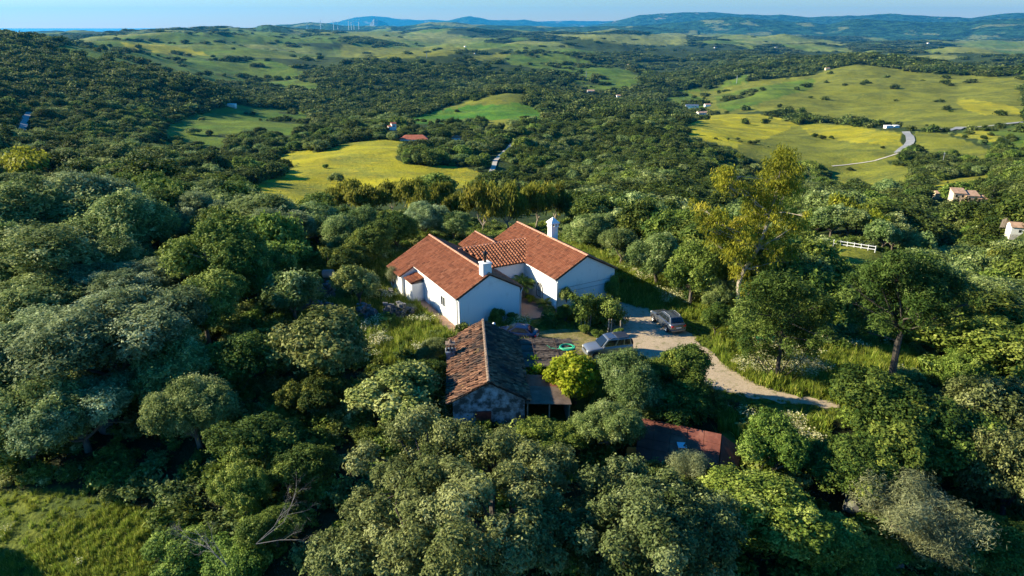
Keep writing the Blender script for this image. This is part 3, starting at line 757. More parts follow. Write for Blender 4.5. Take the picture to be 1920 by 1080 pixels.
def trunk_mesh(name, mat, seed=0, limbs=6, r0=0.075, lean=0.12, fork=0.38, thick=1.0):
    """unit trunk: z 0..1, limbs reach out to radius about 0.7"""
    r = np.random.default_rng(seed); m = MB()
    lx, ly = r.normal(0, lean, 2)
    pts = [(0, 0, -0.15), (0, 0, 0.0), (lx * 0.4, ly * 0.4, fork * 0.6), (lx, ly, fork)]
    m.tube(pts, [r0 * 1.35 * thick, r0 * 1.05 * thick, r0 * 0.85 * thick, r0 * 0.75 * thick], 8)
    for i in range(limbs):
        a = 2 * math.pi * i / limbs + r.normal(0, 0.4); q = r.uniform(0.35, 0.8); z1 = r.uniform(0.85, 1.35)
        p0 = np.array([lx, ly, fork - 0.03]); p3 = np.array([math.cos(a) * q, math.sin(a) * q, z1])
        p1 = p0 * 0.6 + p3 * 0.4 + np.array([0, 0, -0.08]) + r.normal(0, 0.05, 3); p2 = p0 * 0.3 + p3 * 0.7 + r.normal(0, 0.06, 3)
        m.tube([p0, p1, p2, p3], [r0 * 0.6 * thick, r0 * 0.42 * thick, r0 * 0.26 * thick, r0 * 0.1 * thick], 5)
        for j in range(2):
            e = p3 + r.normal(0, 0.22, 3); m.tube([p2, (p2 + e) / 2 + r.normal(0, 0.04, 3), e], [r0 * 0.22, r0 * 0.14, r0 * 0.05], 4)
    return m.mesh(name, mat)

CROWN, TRUNK = {}, {}
def crowns(kind, leaf, cnt, n, L, W, lobes=16, **kw):
    CROWN[kind] = []
    bl = {k: kw.pop(k) for k in list(kw) if k in ('r0', 'r1', 'flat', 'low')}
    for i in range(cnt):
        CROWN[kind].append(leaf_mesh('crown', ball_lobes(lobes + 3 * i, 11 * i + hash_of(kind), **bl), n, L, W, LEAF[leaf], 5 * i + hash_of(kind), **kw))
def hash_of(s): return sum(ord(c) * (i + 1) for i, c in enumerate(s)) % 997
crowns('olive', 'olive', 4, 52000, 0.058, 0.024, 64, r0=0.15, r1=0.27)
crowns('oak', 'oak', 2, 34000, 0.058, 0.030, 56, r0=0.15, r1=0.26)
crowns('silver', 'silver', 3, 60000, 0.052, 0.021, 72, r0=0.14, r1=0.26)
crowns('carob', 'dark', 3, 34000, 0.062, 0.036, 52, r0=0.16, r1=0.28)
crowns('leafy', 'green', 3, 42000, 0.056, 0.035, 54, r0=0.16, r1=0.29, inner=0.25)
crowns('fruit', 'fruit', 3, 15000, 0.085, 0.052, 34, r0=0.18, r1=0.31, inner=0.35)
crowns('vine', 'vine', 2, 8000, 0.13, 0.10, 16, r0=0.25, r1=0.4, inner=0.3)
crowns('euc', 'euc', 3, 5200, 0.17, 0.06, 15, r0=0.24, r1=0.38, hang=True)
crowns('pine', 'pine', 2, 15000, 0.10, 0.03, 20, r0=0.24, r1=0.36, up=0.7)
crowns('dry', 'dry', 2, 16000, 0.11, 0.014, 14, r0=0.35, r1=0.5, up=0.6, inner=0.3)
# lighter crowns for trees farther off
crowns('olive_far', 'olive', 4, 6500, 0.14, 0.07, 26, r0=0.22, r1=0.36)
crowns('carob_far', 'dark', 3, 6000, 0.14, 0.08, 26, r0=0.22, r1=0.36)
crowns('leafy_far', 'green', 3, 5500, 0.15, 0.09, 24, r0=0.22, r1=0.36)
crowns('gum', 'gum', 3, 7000, 0.15, 0.06, 22, r0=0.20, r1=0.34, hang=True)
crowns('euc_far', 'euc', 2, 2600, 0.24, 0.10, 12, r0=0.28, r1=0.42, hang=True)
crowns('olive_mid', 'scrub', 4, 5000, 0.15, 0.08, 26, r0=0.22, r1=0.36)
crowns('carob_mid', 'scrub_dark', 3, 5000, 0.15, 0.08, 26, r0=0.22, r1=0.36)
crowns('olive_tiny', 'scrub', 3, 620, 0.36, 0.24, 9, r0=0.36, r1=0.5)
crowns('carob_tiny', 'scrub_dark', 3, 620, 0.36, 0.24, 9, r0=0.36, r1=0.5)
crowns('leafy_tiny', 'scrub', 2, 620, 0.36, 0.24, 9, r0=0.36, r1=0.5)
for i in range(3):
    TRUNK.setdefault('bark', []).append(trunk_mesh('trunk', M['bark'], i))
    TRUNK.setdefault('dark', []).append(trunk_mesh('trunk', M['dark_bark'], 20 + i))
    TRUNK.setdefault('pale', []).append(trunk_mesh('trunk', M['pale_bark'], 40 + i, 4, 0.06))
BARK_OF = {'euc': 'pale', 'gum': 'pale', 'carob': 'dark', 'oak': 'dark', 'pine': 'dark'}
PLACED = []            # (x, y, r) of every tree placed by hand
def plant(name, kind, p, z0, rx, rz, hc, label, cat='tree', group=None, variant=None, far=False):
    """a tree standing at p=(x,y) on ground z0, crown radius rx/rz centred hc above the ground"""
    k = kind + ('_far' if far and kind + '_far' in CROWN else '')
    v = random.randrange(len(CROWN[k])) if variant is None else variant % len(CROWN[k])
    rz_ = random.uniform(0, 2 * math.pi)
    t = empty(name, (float(p[0]), float(p[1]), float(z0)), rz_)
    c = mobj('crown', CROWN[k][v], t); c.location = (0, 0, hc); c.scale = (rx * random.uniform(0.88, 1.14), rx * random.uniform(0.88, 1.14), rz); c.rotation_euler = (random.uniform(-0.22, 0.22), random.uniform(-0.22, 0.22), 0)
    b = random.choice(TRUNK[BARK_OF.get(kind, 'bark')])
    tr = mobj('trunk', b, t); tr.scale = (rx * 0.8, rx * 0.8, max(hc, 0.3))
    tag(t, label, cat, group)
    PLACED.append((float(p[0]), float(p[1]), rx))
    return t
def hero(name, kind, cx, cy, rx, ry, label, hf=1.0, cat='tree', group=None, variant=None, far=False):
    """place by the crown seen at survey pixel (cx,cy) with pixel radii rx, ry"""
    D = _ds; r = ray(cx, cy); rh = math.hypot(r[0], r[1]); t = D / rh
    x, y, z = r[0] * t, r[1] * t, CAMH + r[2] * t
    dist = np.sqrt(x * x + y * y + (z - CAMH) ** 2)
    hc = hf * ry * dist / F + 0.3
    g = ground(x, y)
    k = np.nonzero((z - g <= hc) & (D > 14))[0]; k = k[0]
    return plant(name, kind, (x[k], y[k]), g[k], rx * dist[k] / F, ry * dist[k] / F, float(z[k] - g[k]), label, cat, group, variant, far)
def lobes_px(lst, D, rnd=0.5, seed=1, sc_=1.0, dmul=1.0):
    """lobes surveyed as (px,py,rpx[,dd]) round distance D"""
    r = np.random.default_rng(seed); out = []
    for q in lst:
        dd = q[3] if len(q) > 3 else r.normal(0, rnd)
        p = atd(q[0], q[1], D + dd); s = np.linalg.norm(p - np.array([0, 0, CAMH]))
        out.append((p[0], p[1], p[2], q[2] * s / F * sc_))
    return np.array(out)

# ------------------------------------------------------------------ instanced stuff (uncountable plants)
def scatter(name, protos, pts, rot, scl, idx):
    """one object: points that carry copies of the given meshes"""
    col = bpy.data.collections.new(name + ' kinds')
    for i, me in enumerate(protos):
        o = bpy.data.objects.new('%s_%02d' % (name, i), me); col.objects.link(o)
    pts = np.asarray(pts, np.float32); n = len(pts)
    me = bpy.data.meshes.new(name); me.vertices.add(n); me.vertices.foreach_set('co', pts.ravel())
    for an, av, ty in (('spin', rot, 'FLOAT'), ('pick', idx, 'INT')):
        a = me.attributes.new(an, ty, 'POINT'); a.data.foreach_set('value', np.asarray(av, np.int32 if ty == 'INT' else np.float32))
    a = me.attributes.new('size', 'FLOAT_VECTOR', 'POINT'); a.data.foreach_set('vector', np.asarray(scl, np.float32).ravel())
    o = mobj(name, me)
    ng = bpy.data.node_groups.new(name, 'GeometryNodeTree')
    ng.interface.new_socket('Geometry', in_out='INPUT', socket_type='NodeSocketGeometry')
    ng.interface.new_socket('Geometry', in_out='OUTPUT', socket_type='NodeSocketGeometry')
    N, Lk = ng.nodes, ng.links
    gi, go = N.new('NodeGroupInput'), N.new('NodeGroupOutput')
    ip = N.new('GeometryNodeInstanceOnPoints'); ci = N.new('GeometryNodeCollectionInfo')
    ci.inputs['Collection'].default_value = col; ci.inputs['Separate Children'].default_value = True; ci.inputs['Reset Children'].default_value = True
    def at(nm, ty):
        a = N.new('GeometryNodeInputNamedAttribute'); a.data_type = ty; a.inputs['Name'].default_value = nm
        return [s for s in a.outputs if s.enabled and s.name == 'Attribute'][0]
    cx = N.new('ShaderNodeCombineXYZ')
    Lk.new(at('spin', 'FLOAT'), cx.inputs['Z'])
    Lk.new(gi.outputs[0], ip.inputs['Points']); Lk.new(ci.outputs[0], ip.inputs['Instance'])
    ip.inputs['Pick Instance'].default_value = True
    Lk.new(at('pick', 'INT'), ip.inputs['Instance Index']); Lk.new(cx.outputs[0], ip.inputs['Rotation']); Lk.new(at('size', 'FLOAT_VECTOR'), ip.inputs['Scale'])
    Lk.new(ip.outputs[0], go.inputs[0])
    md = o.modifiers.new('spread', 'NODES'); md.node_group = ng
    return tag(o, kind='stuff')

# ------------------------------------------------------------------ tiled roofs
def tile_roof(name, P0, S, T, poly, mat, parent, wt=0.23, lt=0.36, seed=0, jit=0.075, rise=None, messy=0.0, under=0.03):
    """barrel tile roof on the plane P0 + s*S + t*T (t runs down the slope), clipped to poly in (s,t)"""
    r = np.random.default_rng(seed)
    P0, S, T = np.array(P0, float), np.array(S, float), np.array(T, float); S /= np.linalg.norm(S); T /= np.linalg.norm(T)
    Nn = np.cross(S, T); Nn = -Nn if Nn[2] < 0 else Nn
    ss = [p[0] for p in poly]; m = MB()
    def span(s):
        ts = []
        for i in range(len(poly)):
            a, b = poly[i], poly[(i + 1) % len(poly)]
            if (a[0] > s) != (b[0] > s): ts.append(a[1] + (s - a[0]) / (b[0] - a[0]) * (b[1] - a[1]))
        return (min(ts), max(ts)) if ts else None
    k = 5
    n = int((max(ss) - min(ss)) / wt)
    for i in range(n):
        s = min(ss) + (i + 0.5) * (max(ss) - min(ss)) / n
        sp = span(s)
        if not sp: continue
        t = sp[1] + 0.05; j = 0
        ds = 0
        while t > sp[0] + 0.03:
            t1, t0 = t, max(t - lt - 0.05, sp[0])
            if messy and r.random() < messy * 0.12: t -= lt; continue
            v = float(np.clip(0.5 + r.normal(0, jit * 1.6), 0, 1)); w0 = wt * 0.46 * (1 + r.normal(0, 0.04)); w1 = w0 * 0.82
            ds = r.normal(0, messy * 0.035); skew = r.normal(0, messy * 0.04); hz = r.normal(0, messy * 0.012)
            vs = []
            for (tt, ww, up, so) in ((t1, w0, 0.035, ds + skew), (t0, w1, 0.0, ds - skew)):
                for a in np.linspace(0, math.pi, k):
                    vs.append(P0 + S * (s + so - math.cos(a) * ww) + T * tt + Nn * (math.sin(a) * ww * 1.05 + up + hz))
            fs = [(q, q + 1, k + q + 1, k + q) for q in range(k - 1)] + [list(range(k))]
            m.add(vs, fs, v)
            t -= lt; j += 1
    # channel tiles under the covers
    P = [P0 + S * a + T * b - Nn * under for a, b in poly]
    m.prism(P, -Nn * 0.06, 0.0)
    return m.build(name, mat, parent)
def ridge_caps(name, a, b, mat, parent, r=0.13, lt=0.42, seed=0):
    rr = np.random.default_rng(seed); a, b = np.array(a, float), np.array(b, float); L = np.linalg.norm(b - a); d = (b - a) / L
    side = unit(np.cross(d, [0, 0, 1])); m = MB(); k = 6; n = int(L / lt)
    for i in range(n):
        p, q = a + d * (i * L / n - 0.03), a + d * ((i + 1) * L / n + 0.03); vs = []
        for pp, ww in ((p, r), (q, r * 0.85)):
            for th in np.linspace(-0.15, math.pi + 0.15, k): vs.append(pp + side * math.cos(th) * ww + np.array([0, 0, math.sin(th) * ww * 0.8 + rr.normal(0, 0.006)]))
        m.add(vs, [(j, j + 1, k + j + 1, k + j) for j in range(k - 1)] + [list(range(k)), list(range(k, 2 * k))[::-1]])
    return m.build(name, mat, parent)

# ------------------------------------------------------------------ the white country house (local axes: x = across to the right, y = along the wings, away)
HA = math.atan2(0.48, 0.877)
HO = np.array([-4.6, 55.6, 0.0])
def house_pt(b, a, z=0.0):
    return np.array([HO[0] + b * math.cos(HA) - a * math.sin(HA), HO[1] + b * math.sin(HA) + a * math.cos(HA), z])
house = empty('country_house', tuple(HO), HA)
tag(house, 'white country house with red tiled gables around a small courtyard', 'house')
def gable_wall(name, x0, x1, xr, y0, y1, ze0, ze1, zr, mat, parent, zb=-1.2):
    m = MB(); m.prism([(x0, y0, zb), (x1, y0, zb), (x1, y0, ze1), (xr, y0, zr), (x0, y0, ze0)], (0, y1 - y0, 0)); return m.build(name, mat, parent)
SLP = 0.55
# left wing
gable_wall('wall', 0, 6.05, 3.0, 0, 13.5, 3.02, 3.02, 4.62, M['plaster'], house)
nA = math.hypot(1, SLP)
YA0, YA1 = -0.12, 13.75
tile_roof('roof', (3.0, YA0, 4.75), (0, 1, 0), (-1, 0, -SLP), [(0, 0), (13.87, 0), (13.87, 5.45), (10.25, 5.45), (10.25, 3.24 * nA), (0, 3.24 * nA)], M['tile'], house, seed=1)
tile_roof('roof', (3.0, YA0, 4.75), (0, 1, 0), (1, 0, -SLP), [(0, 0), (13.87, 0), (13.87, 3.3 * nA), (0, 3.3 * nA)], M['tile'], house, seed=2)
ridge_caps('ridge_cap', (3.0, YA0, 4.80), (3.0, YA1, 4.80), M['ridge_tile'], house, seed=1)
# lean-to side room under the long slope
m = MB(); m.prism([(-1.55, 10.2, -1.5), (0.0, 10.2, -1.5), (0.0, 10.2, 2.98), (-1.55, 10.2, 2.13)], (0, 3.3, 0)); m.build('wall', M['plaster'], house)
# right wing
gable_wall('wall', 9.6, 16.05, 12.75, -0.75, 12.4, 3.3, 3.3, 5.02, M['plaster'], house)
SB = 0.53; nB = math.hypot(1, SB)
tile_roof('roof', (12.75, -0.9, 5.15), (0, 1, 0), (-1, 0, -SB), [(0, 0), (13.4, 0), (13.4, 3.4 * nB), (0, 3.4 * nB)], M['tile'], house, seed=3)
tile_roof('roof', (12.75, -0.9, 5.15), (0, 1, 0), (1, 0, -SB), [(0, 0), (13.4, 0), (13.4, 3.5 * nB), (0, 3.5 * nB)], M['tile'], house, seed=4)
ridge_caps('ridge_cap', (12.75, -0.9, 5.20), (12.75, 12.5, 5.20), M['ridge_tile'], house, seed=2)
# connecting block
m = MB(); m.box(5.9, 9.75, 5.25, 12.0, -1.0, 3.25); m.build('wall', M['plaster'], house)
SC = 1.12 / 3.5; nC = math.hypot(1, SC)
tile_roof('roof', (4.2, 8.55, 4.52), (1, 0, 0), (0, -1, -SC), [(0.1, 0), (7.75, 0), (5.6, 3.6 * nC), (1.65, 3.6 * nC)], M['tile'], house, wt=0.34, seed=5)
ridge_caps('ridge_cap', (4.0, 8.60, 4.55), (11.9, 8.60, 4.55), M['ridge_tile'], house, r=0.10, seed=3)
# small rear gable
gable_wall('wall', 6.5, 9.6, 8.0, 8.7, 13.0, 3.3, 3.3, 4.3, M['plaster'], house)
SD = 0.58; nD = math.hypot(1, SD)
tile_roof('roof', (8.0, 8.62, 4.58), (0, 1, 0), (-1, 0, -SD), [(0, 0), (4.6, 0), (4.6, 1.95 * nD), (0, 1.95 * nD)], M['tile'], house, seed=6)
tile_roof('roof', (8.0, 8.62, 4.58), (0, 1, 0), (1, 0, -SD), [(0, 0), (4.6, 0), (4.6, 1.95 * nD), (0, 1.95 * nD)], M['tile'], house, seed=7)
ridge_caps('ridge_cap', (8.0, 8.7, 4.62), (8.0, 13.2, 4.62), M['ridge_tile'], house, r=0.11, seed=4)
# chimneys
m = MB(); m.box(2.45, 3.3, 0.15, 0.95, 3.2, 5.62); m.box(2.40, 3.35, 0.10, 1.0, 5.622, 5.72); ch = bevel(m.build('chimney', M['plaster'], house), 0.03)
m = MB(); m.lathe([(0.0, 0), (0.11, 0), (0.11, 0.62), (0.19, 0.64), (0.19, 0.80), (0.12, 0.83), (0.12, 0.88), (0.22, 0.90), (0.0, 1.05)], 12, (2.85, 0.55, 5.70)); m.build('flue', M['iron'], ch)
m = MB(); m.box(12.75, 13.5, 5.5, 6.25, 4.0, 6.25); m.box(12.68, 13.57, 5.43, 6.32, 6.252, 6.32)
for ix in range(2):
    for iy in range(2): m.box(12.72 + ix * 0.66, 12.87 + ix * 0.66, 5.47 + iy * 0.66, 5.62 + iy * 0.66, 6.322, 6.62)
for s_ in (-1, 1): m.box(13.06, 13.19, 5.875 + s_ * 0.36 - 0.07, 5.875 + s_ * 0.36 + 0.07, 6.322, 6.62)
for s_ in (-1, 1): m.box(13.125 + s_ * 0.36 - 0.07, 13.125 + s_ * 0.36 + 0.07, 5.81, 5.94, 6.322, 6.62)
ch2 = m.build('chimney', M['plaster'], house)
m = MB(); m.add([(12.62, 5.37, 6.622), (13.63, 5.37, 6.622), (13.63, 6.38, 6.622), (12.62, 6.38, 6.622), (12.62, 5.37, 6.70), (13.63, 5.37, 6.70), (13.63, 6.38, 6.70), (12.62, 6.38, 6.70), (13.125, 5.875, 7.25)],
                 [(3, 2, 1, 0), (0, 1, 5, 4), (1, 2, 6, 5), (2, 3, 7, 6), (3, 0, 4, 7), (4, 5, 8), (5, 6, 8), (6, 7, 8), (7, 4, 8)]); m.build('cap', M['plaster'], ch2)
m = MB(); m.box(12.98, 13.27, 5.73, 6.02, 6.3, 6.6); m.build('flue', M['iron'], ch2)
# little tiled porch hood and meter room by the side door
m = MB(); m.box(-1.25, 0, 8.15, 10.18, -1.0, 1.85); m.build('wall', M['plaster'], house)
m = MB(); m.box(-1.28, -1.25, 8.55, 9.55, -0.6, 1.45); m.build('door', M['paint_white'], house)['label'] = 'white plank door of the little side room'
tile_roof('porch_roof', (0.02, 8.0, 2.35), (0, 1, 0), (-1, 0, -0.28), [(0.1, 0), (2.0, 0), (2.0, 1.42), (0.1, 1.42)], M['tile'], house, wt=0.30, seed=8)
# left side openings
def opening(x, y, z, w, h, n, parent, kind='window', panes=2):
    """n: (0,-1) faces front, (-1,0) faces left, (1,0) right"""
    wx = abs(n[1]); d = 0.05
    m = MB(); t = 0.06
    def bx(mm, a0, a1, z0, z1, p0, p1):
        if wx: mm.box(x + a0, x + a1, min(y + n[1] * p0, y + n[1] * p1), max(y + n[1] * p0, y + n[1] * p1), z0, z1)
        else: mm.box(min(x + n[0] * p0, x + n[0] * p1), max(x + n[0] * p0, x + n[0] * p1), y + a0, y + a1, z0, z1)
    bx(m, -w / 2, -w / 2 + t, z, z + h, 0, d); bx(m, w / 2 - t, w / 2, z, z + h, 0, d)
    bx(m, -w / 2 + t, w / 2 - t, z, z + t, 0, d); bx(m, -w / 2 + t, w / 2 - t, z + h - t, z + h, 0, d)
    for i in range(1, panes): q = -w / 2 + w * i / panes; bx(m, q - t / 2, q + t / 2, z + t, z + h - t, 0, d - 0.003)
    f = m.build(kind, M['paint_white'] if kind == 'window' else M['paint_white'], parent)
    m = MB(); bx(m, -w / 2 + t, w / 2 - t, z + t, z + h - t, 0, 0.012); m.build('pane' if kind == 'window' else 'leaf', M['glass'] if kind == 'window' else M['paint_white'], f)
    if kind == 'window':
        m = MB(); bx(m, -w / 2 - 0.06, w / 2 + 0.06, z - 0.07, z - 0.003, 0, 0.12); m.build('sill', M['paint_white'], f)
    return f
opening(0, 3.5, 1.05, 1.0, 1.0, (-1, 0), house)
opening(0, 7.35, 0.02, 0.95, 2.05, (-1, 0), house, 'door', 1)
# courtyard: door and window of the connecting block, iron rose window, step
opening(8.1, 5.25, 0.02, 1.0, 2.1, (0, -1), house, 'door', 1)
opening(6.9, 5.25, 1.0, 0.8, 1.0, (0, -1), house)
m = MB()
for k in range(14):
    a0, a1 = math.pi * k / 13, math.pi * (k + 1) / 13
    if k < 13: m.tube([(9.56, 2.35 - 0.55 * math.cos(a0), 1.25 + 0.75 * math.sin(a0)), (9.56, 2.35 - 0.55 * math.cos(a1), 1.25 + 0.75 * math.sin(a1))], 0.035, 5)
for q in (-0.55, 0.55): m.tube([(9.56, 2.35 + q, 0.55), (9.56, 2.35 + q, 1.25)], 0.035, 5)
m.tube([(9.56, 1.8, 0.55), (9.56, 2.9, 0.55)], 0.035, 5)
for q in (-0.28, 0, 0.28): m.tube([(9.55, 2.35 + q, 0.55), (9.55, 2.35 + q * 0.6, 1.9)], 0.025, 5)
m.tube([(9.55, 1.8, 1.2), (9.55, 2.9, 1.2)], 0.025, 5)
gr = m.build('window_grille', M['iron'], house)
# gutters and downpipes
def pipe(pts, r=0.05, nm='downpipe'): m = MB(); m.tube(pts, r, 8); return m.build(nm, M['paint_white'], house, True)
pipe([(6.3, -0.05, 2.86), (6.3, 13.6, 2.86)], 0.06, 'gutter'); pipe([(6.3, -0.02, 2.84), (6.15, -0.03, 2.5), (6.13, -0.03, 0.0)])
pipe([(9.38, -0.8, 3.26), (9.38, 5.1, 3.26)], 0.06, 'gutter'); pipe([(9.38, -0.78, 3.2), (9.54, -0.80, 2.9), (9.54, -0.80, 0.0)])
pipe([(-0.24, -0.05, 2.92), (-0.24, 10.1, 2.92)], 0.05, 'gutter'); pipe([(-0.24, 0.3, 2.9), (-0.07, 0.32, 2.6), (-0.07, 0.32, -0.3)])
# electricity cables on the right gable
m = MB()
for z_ in (1.9, 2.35): m.tube([(9.7, -0.77, z_), (12.5, -0.775, z_ + 0.06), (16.0, -0.77, z_ + 0.1)], 0.012, 5)
m.build('cable', M['iron'], house)

# patio, its front step and the side path
def flat_poly(name, pts, z, mat):
    m = MB(); m.prism([(p[0], p[1], -0.3) for p in pts], (0, 0, z + 0.3)); return tag(m.build(name, mat), kind='structure')
flat_poly('patio', [house_pt(6.12, -0.9), house_pt(9.53, -1.4), house_pt(9.53, 5.22), house_pt(6.12, 5.22)], 0.10, M['terracotta'])
flat_poly('path', [house_pt(-0.95, -0.6), house_pt(-0.02, -0.6), house_pt(-0.02, 8.1), house_pt(-0.95, 8.1)], 0.07, M['terracotta'])

# ------------------------------------------------------------------ the old cottage
CA = R(4.3); CO = np.array([-1.5, 39.4, 0])
cot = empty('old_cottage', (CO[0], CO[1], 0), CA)
tag(cot, 'weathered old cottage with stained plaster gable and mossy tile roof', 'cottage')
CL = 10.0
gable_wall('wall', -2.35, 2.35, 0, 0.15, CL - 0.2, 2.22, 2.22, 3.5, M['old_plaster'], cot, -1.6)
SK = 0.55; nK = math.hypot(1, SK)
tile_roof('roof', (0, -0.05, 3.68), (0, 1, 0), (-1, 0, -SK), [(0, 0), (CL, 0), (CL, 2.72 * nK), (0, 2.72 * nK)], M['old_tile'], cot, wt=0.18, lt=0.31, seed=11, jit=0.13, messy=1.0)
tile_roof('roof', (0, -0.05, 3.68), (0, 1, 0), (1, 0, -SK), [(0, 0), (CL, 0), (CL, 2.72 * nK), (0, 2.72 * nK)], M['old_tile'], cot, wt=0.18, lt=0.31, seed=12, jit=0.13, messy=1.0)
ridge_caps('ridge_cap', (0, -0.08, 3.72), (0, CL, 3.72), M['old_ridge'], cot, r=0.13, lt=0.38, seed=9)
m = MB(); m.box(-0.85, 0.15, 0.06, 0.148, -0.4, 1.45)
for q in range(5): m.box(-0.84 + q * 0.2, -0.66 + q * 0.2, 0.035, 0.058, -0.38, 1.43)
m.build('door', M['red_door'], cot)
m = MB(); m.box(-2.85, -2.2, 6.3, 6.95, -0.8, 2.75); m.box(-2.9, -2.15, 6.25, 7.0, 2.752, 2.84); ch = m.build('chimney', M['old_plaster'], cot)
m = MB()
for a_, b_ in ((-2.86, -2.72), (-2.60, -2.46), (-2.34, -2.19)): m.prism([(a_, 6.35, 2.842), (b_, 6.35, 2.842), ((a_ + b_) / 2, 6.35, 3.35)], (0, 0.55, 0))
m.box(-2.88, -2.17, 6.3, 6.95, 3.352, 3.42); m.lathe([(0.0, 0), (0.16, 0), (0.1, 0.22), (0.0, 0.3)], 8, (-2.52, 6.62, 3.42)); m.build('cap', M['old_ridge'], ch)

# brushwood shelter roof beside the cottage, and the rusty lean-to below it
def cpt(x, y, z=0.0): return np.array([CO[0] + x * math.cos(CA) - y * math.sin(CA), CO[1] + x * math.sin(CA) + y * math.cos(CA), z])
sh = empty('brushwood_shelter', tuple(cpt(4.6, 8.0)), CA)
tag(sh, 'open shelter roofed with brown brushwood panels beside the old cottage', 'shelter')
def slab_rows(m, x0, x1, y0, y1, z0, z1, n, th=0.05, seed=0):
    r = np.random.default_rng(seed)
    for i in range(n):
        a, b = y0 + (y1 - y0) * i / n, y0 + (y1 - y0) * (i + 1) / n - 0.02; dz = r.normal(0, 0.02)
        m.add([(x0, a, z0 + dz), (x1, a, z1 + dz), (x1, b, z1 + dz), (x0, b, z0 + dz), (x0, a, z0 + th + dz), (x1, a, z1 + th + dz), (x1, b, z1 + th + dz), (x0, b, z0 + th + dz)],
              [(0, 3, 2, 1), (4, 5, 6, 7), (0, 1, 5, 4), (1, 2, 6, 5), (2, 3, 7, 6), (3, 0, 4, 7)], r.random())
m = MB(); slab_rows(m, -2.0, 2.35, -3.0, 1.9, 2.02, 1.85, 4, 0.07, 3)
r_ = np.random.default_rng(5)
for i in range(900):
    x, y = r_.uniform(-2.0, 2.3), r_.uniform(-3.0, 1.9); l = r_.uniform(0.2, 0.7); z = 2.10 - (x + 2) * 0.04 + r_.uniform(0, 0.05)
    m.add([(x, y, z), (x + l, y + r_.normal(0, 0.06), z + r_.normal(0, 0.02)), (x + l, y + 0.025, z + 0.01)], [(0, 1, 2)], r_.random())
roof_s = m.build('roof', M['brushwood'], sh)
m = MB()
for y in (-1.8, -0.55, 0.65): m.tube([(-2.0, y, 2.16), (2.35, y + 0.05, 2.0)], 0.03, 5)
for x in (-0.9, 0.9): m.tube([(x, -3.0, 2.15 - (x + 2) * 0.04), (x + 0.05, 1.9, 2.15 - (x + 2) * 0.04)], 0.025, 5)
m.build('batten', M['dark_wood'], sh)
for x, y in ((2.2, -2.9), (2.2, 1.8), (-1.8, 1.8), (2.2, -0.6)):
    m = MB(); m.tube([(x, y, -0.3), (x, y, 1.84)], 0.06, 6); m.build('post', M['wood'], sh)
ln = empty('rusty_shed', tuple(cpt(3.9, 2.0)), CA)
tag(ln, 'low shed with rust and grey sheet roof against the right side of the old cottage', 'shed')
m = MB()
for i in range(22):
    y0_ = -1.9 + i * 0.185; z_ = 1.92
    for s_ in range(2):
        ya, yb = y0_ + s_ * 0.0925, y0_ + (s_ + 1) * 0.0925; za, zb = (z_, z_ + 0.04) if s_ == 0 else (z_ + 0.04, z_)
        m.add([(-1.5, ya, za), (1.55, ya, za - 0.20), (1.55, yb, zb - 0.20), (-1.5, yb, zb), (-1.5, ya, za - 0.02), (1.55, ya, za - 0.22), (1.55, yb, zb - 0.22), (-1.5, yb, zb - 0.02)],
              [(0, 1, 2, 3), (7, 6, 5, 4), (0, 4, 5, 1), (1, 5, 6, 2), (2, 6, 7, 3), (3, 7, 4, 0)], 1.0 if i > 12 else 0.0)
def mat_sheet():
    t = NT('rust and grey sheet'); v = t.attr('v'); f = t.noise(1.5, 6, 0.7)
    a = t.ramp(f, [(0.3, (0.09, 0.06, 0.042)), (0.7, (0.24, 0.165, 0.115))]); b = t.ramp(f, [(0.3, (0.16, 0.05, 0.03)), (0.7, (0.36, 0.14, 0.08))])
    t.bsdf(t.mix(v, a, b), 0.8, 0.3, bump=f, bstr=0.2); return t.m
M['sheet'] = mat_sheet()
m.build('roof', M['sheet'], ln)
m = MB(); m.box(1.40, 1.46, -1.75, 2.0, -1.0, 1.68); m.box(-1.45, 1.40, 1.94, 2.0, -1.0, 1.7); m.build('wall', M['wood'], ln)
for y in (-1.8,):
    for x in (-1.35, 0.1, 1.43): m = MB(); m.tube([(x, y, -1.0), (x, y, 1.84 - (x + 1.5) * 0.066)], 0.05, 6); m.build('post', M['wood'], ln)

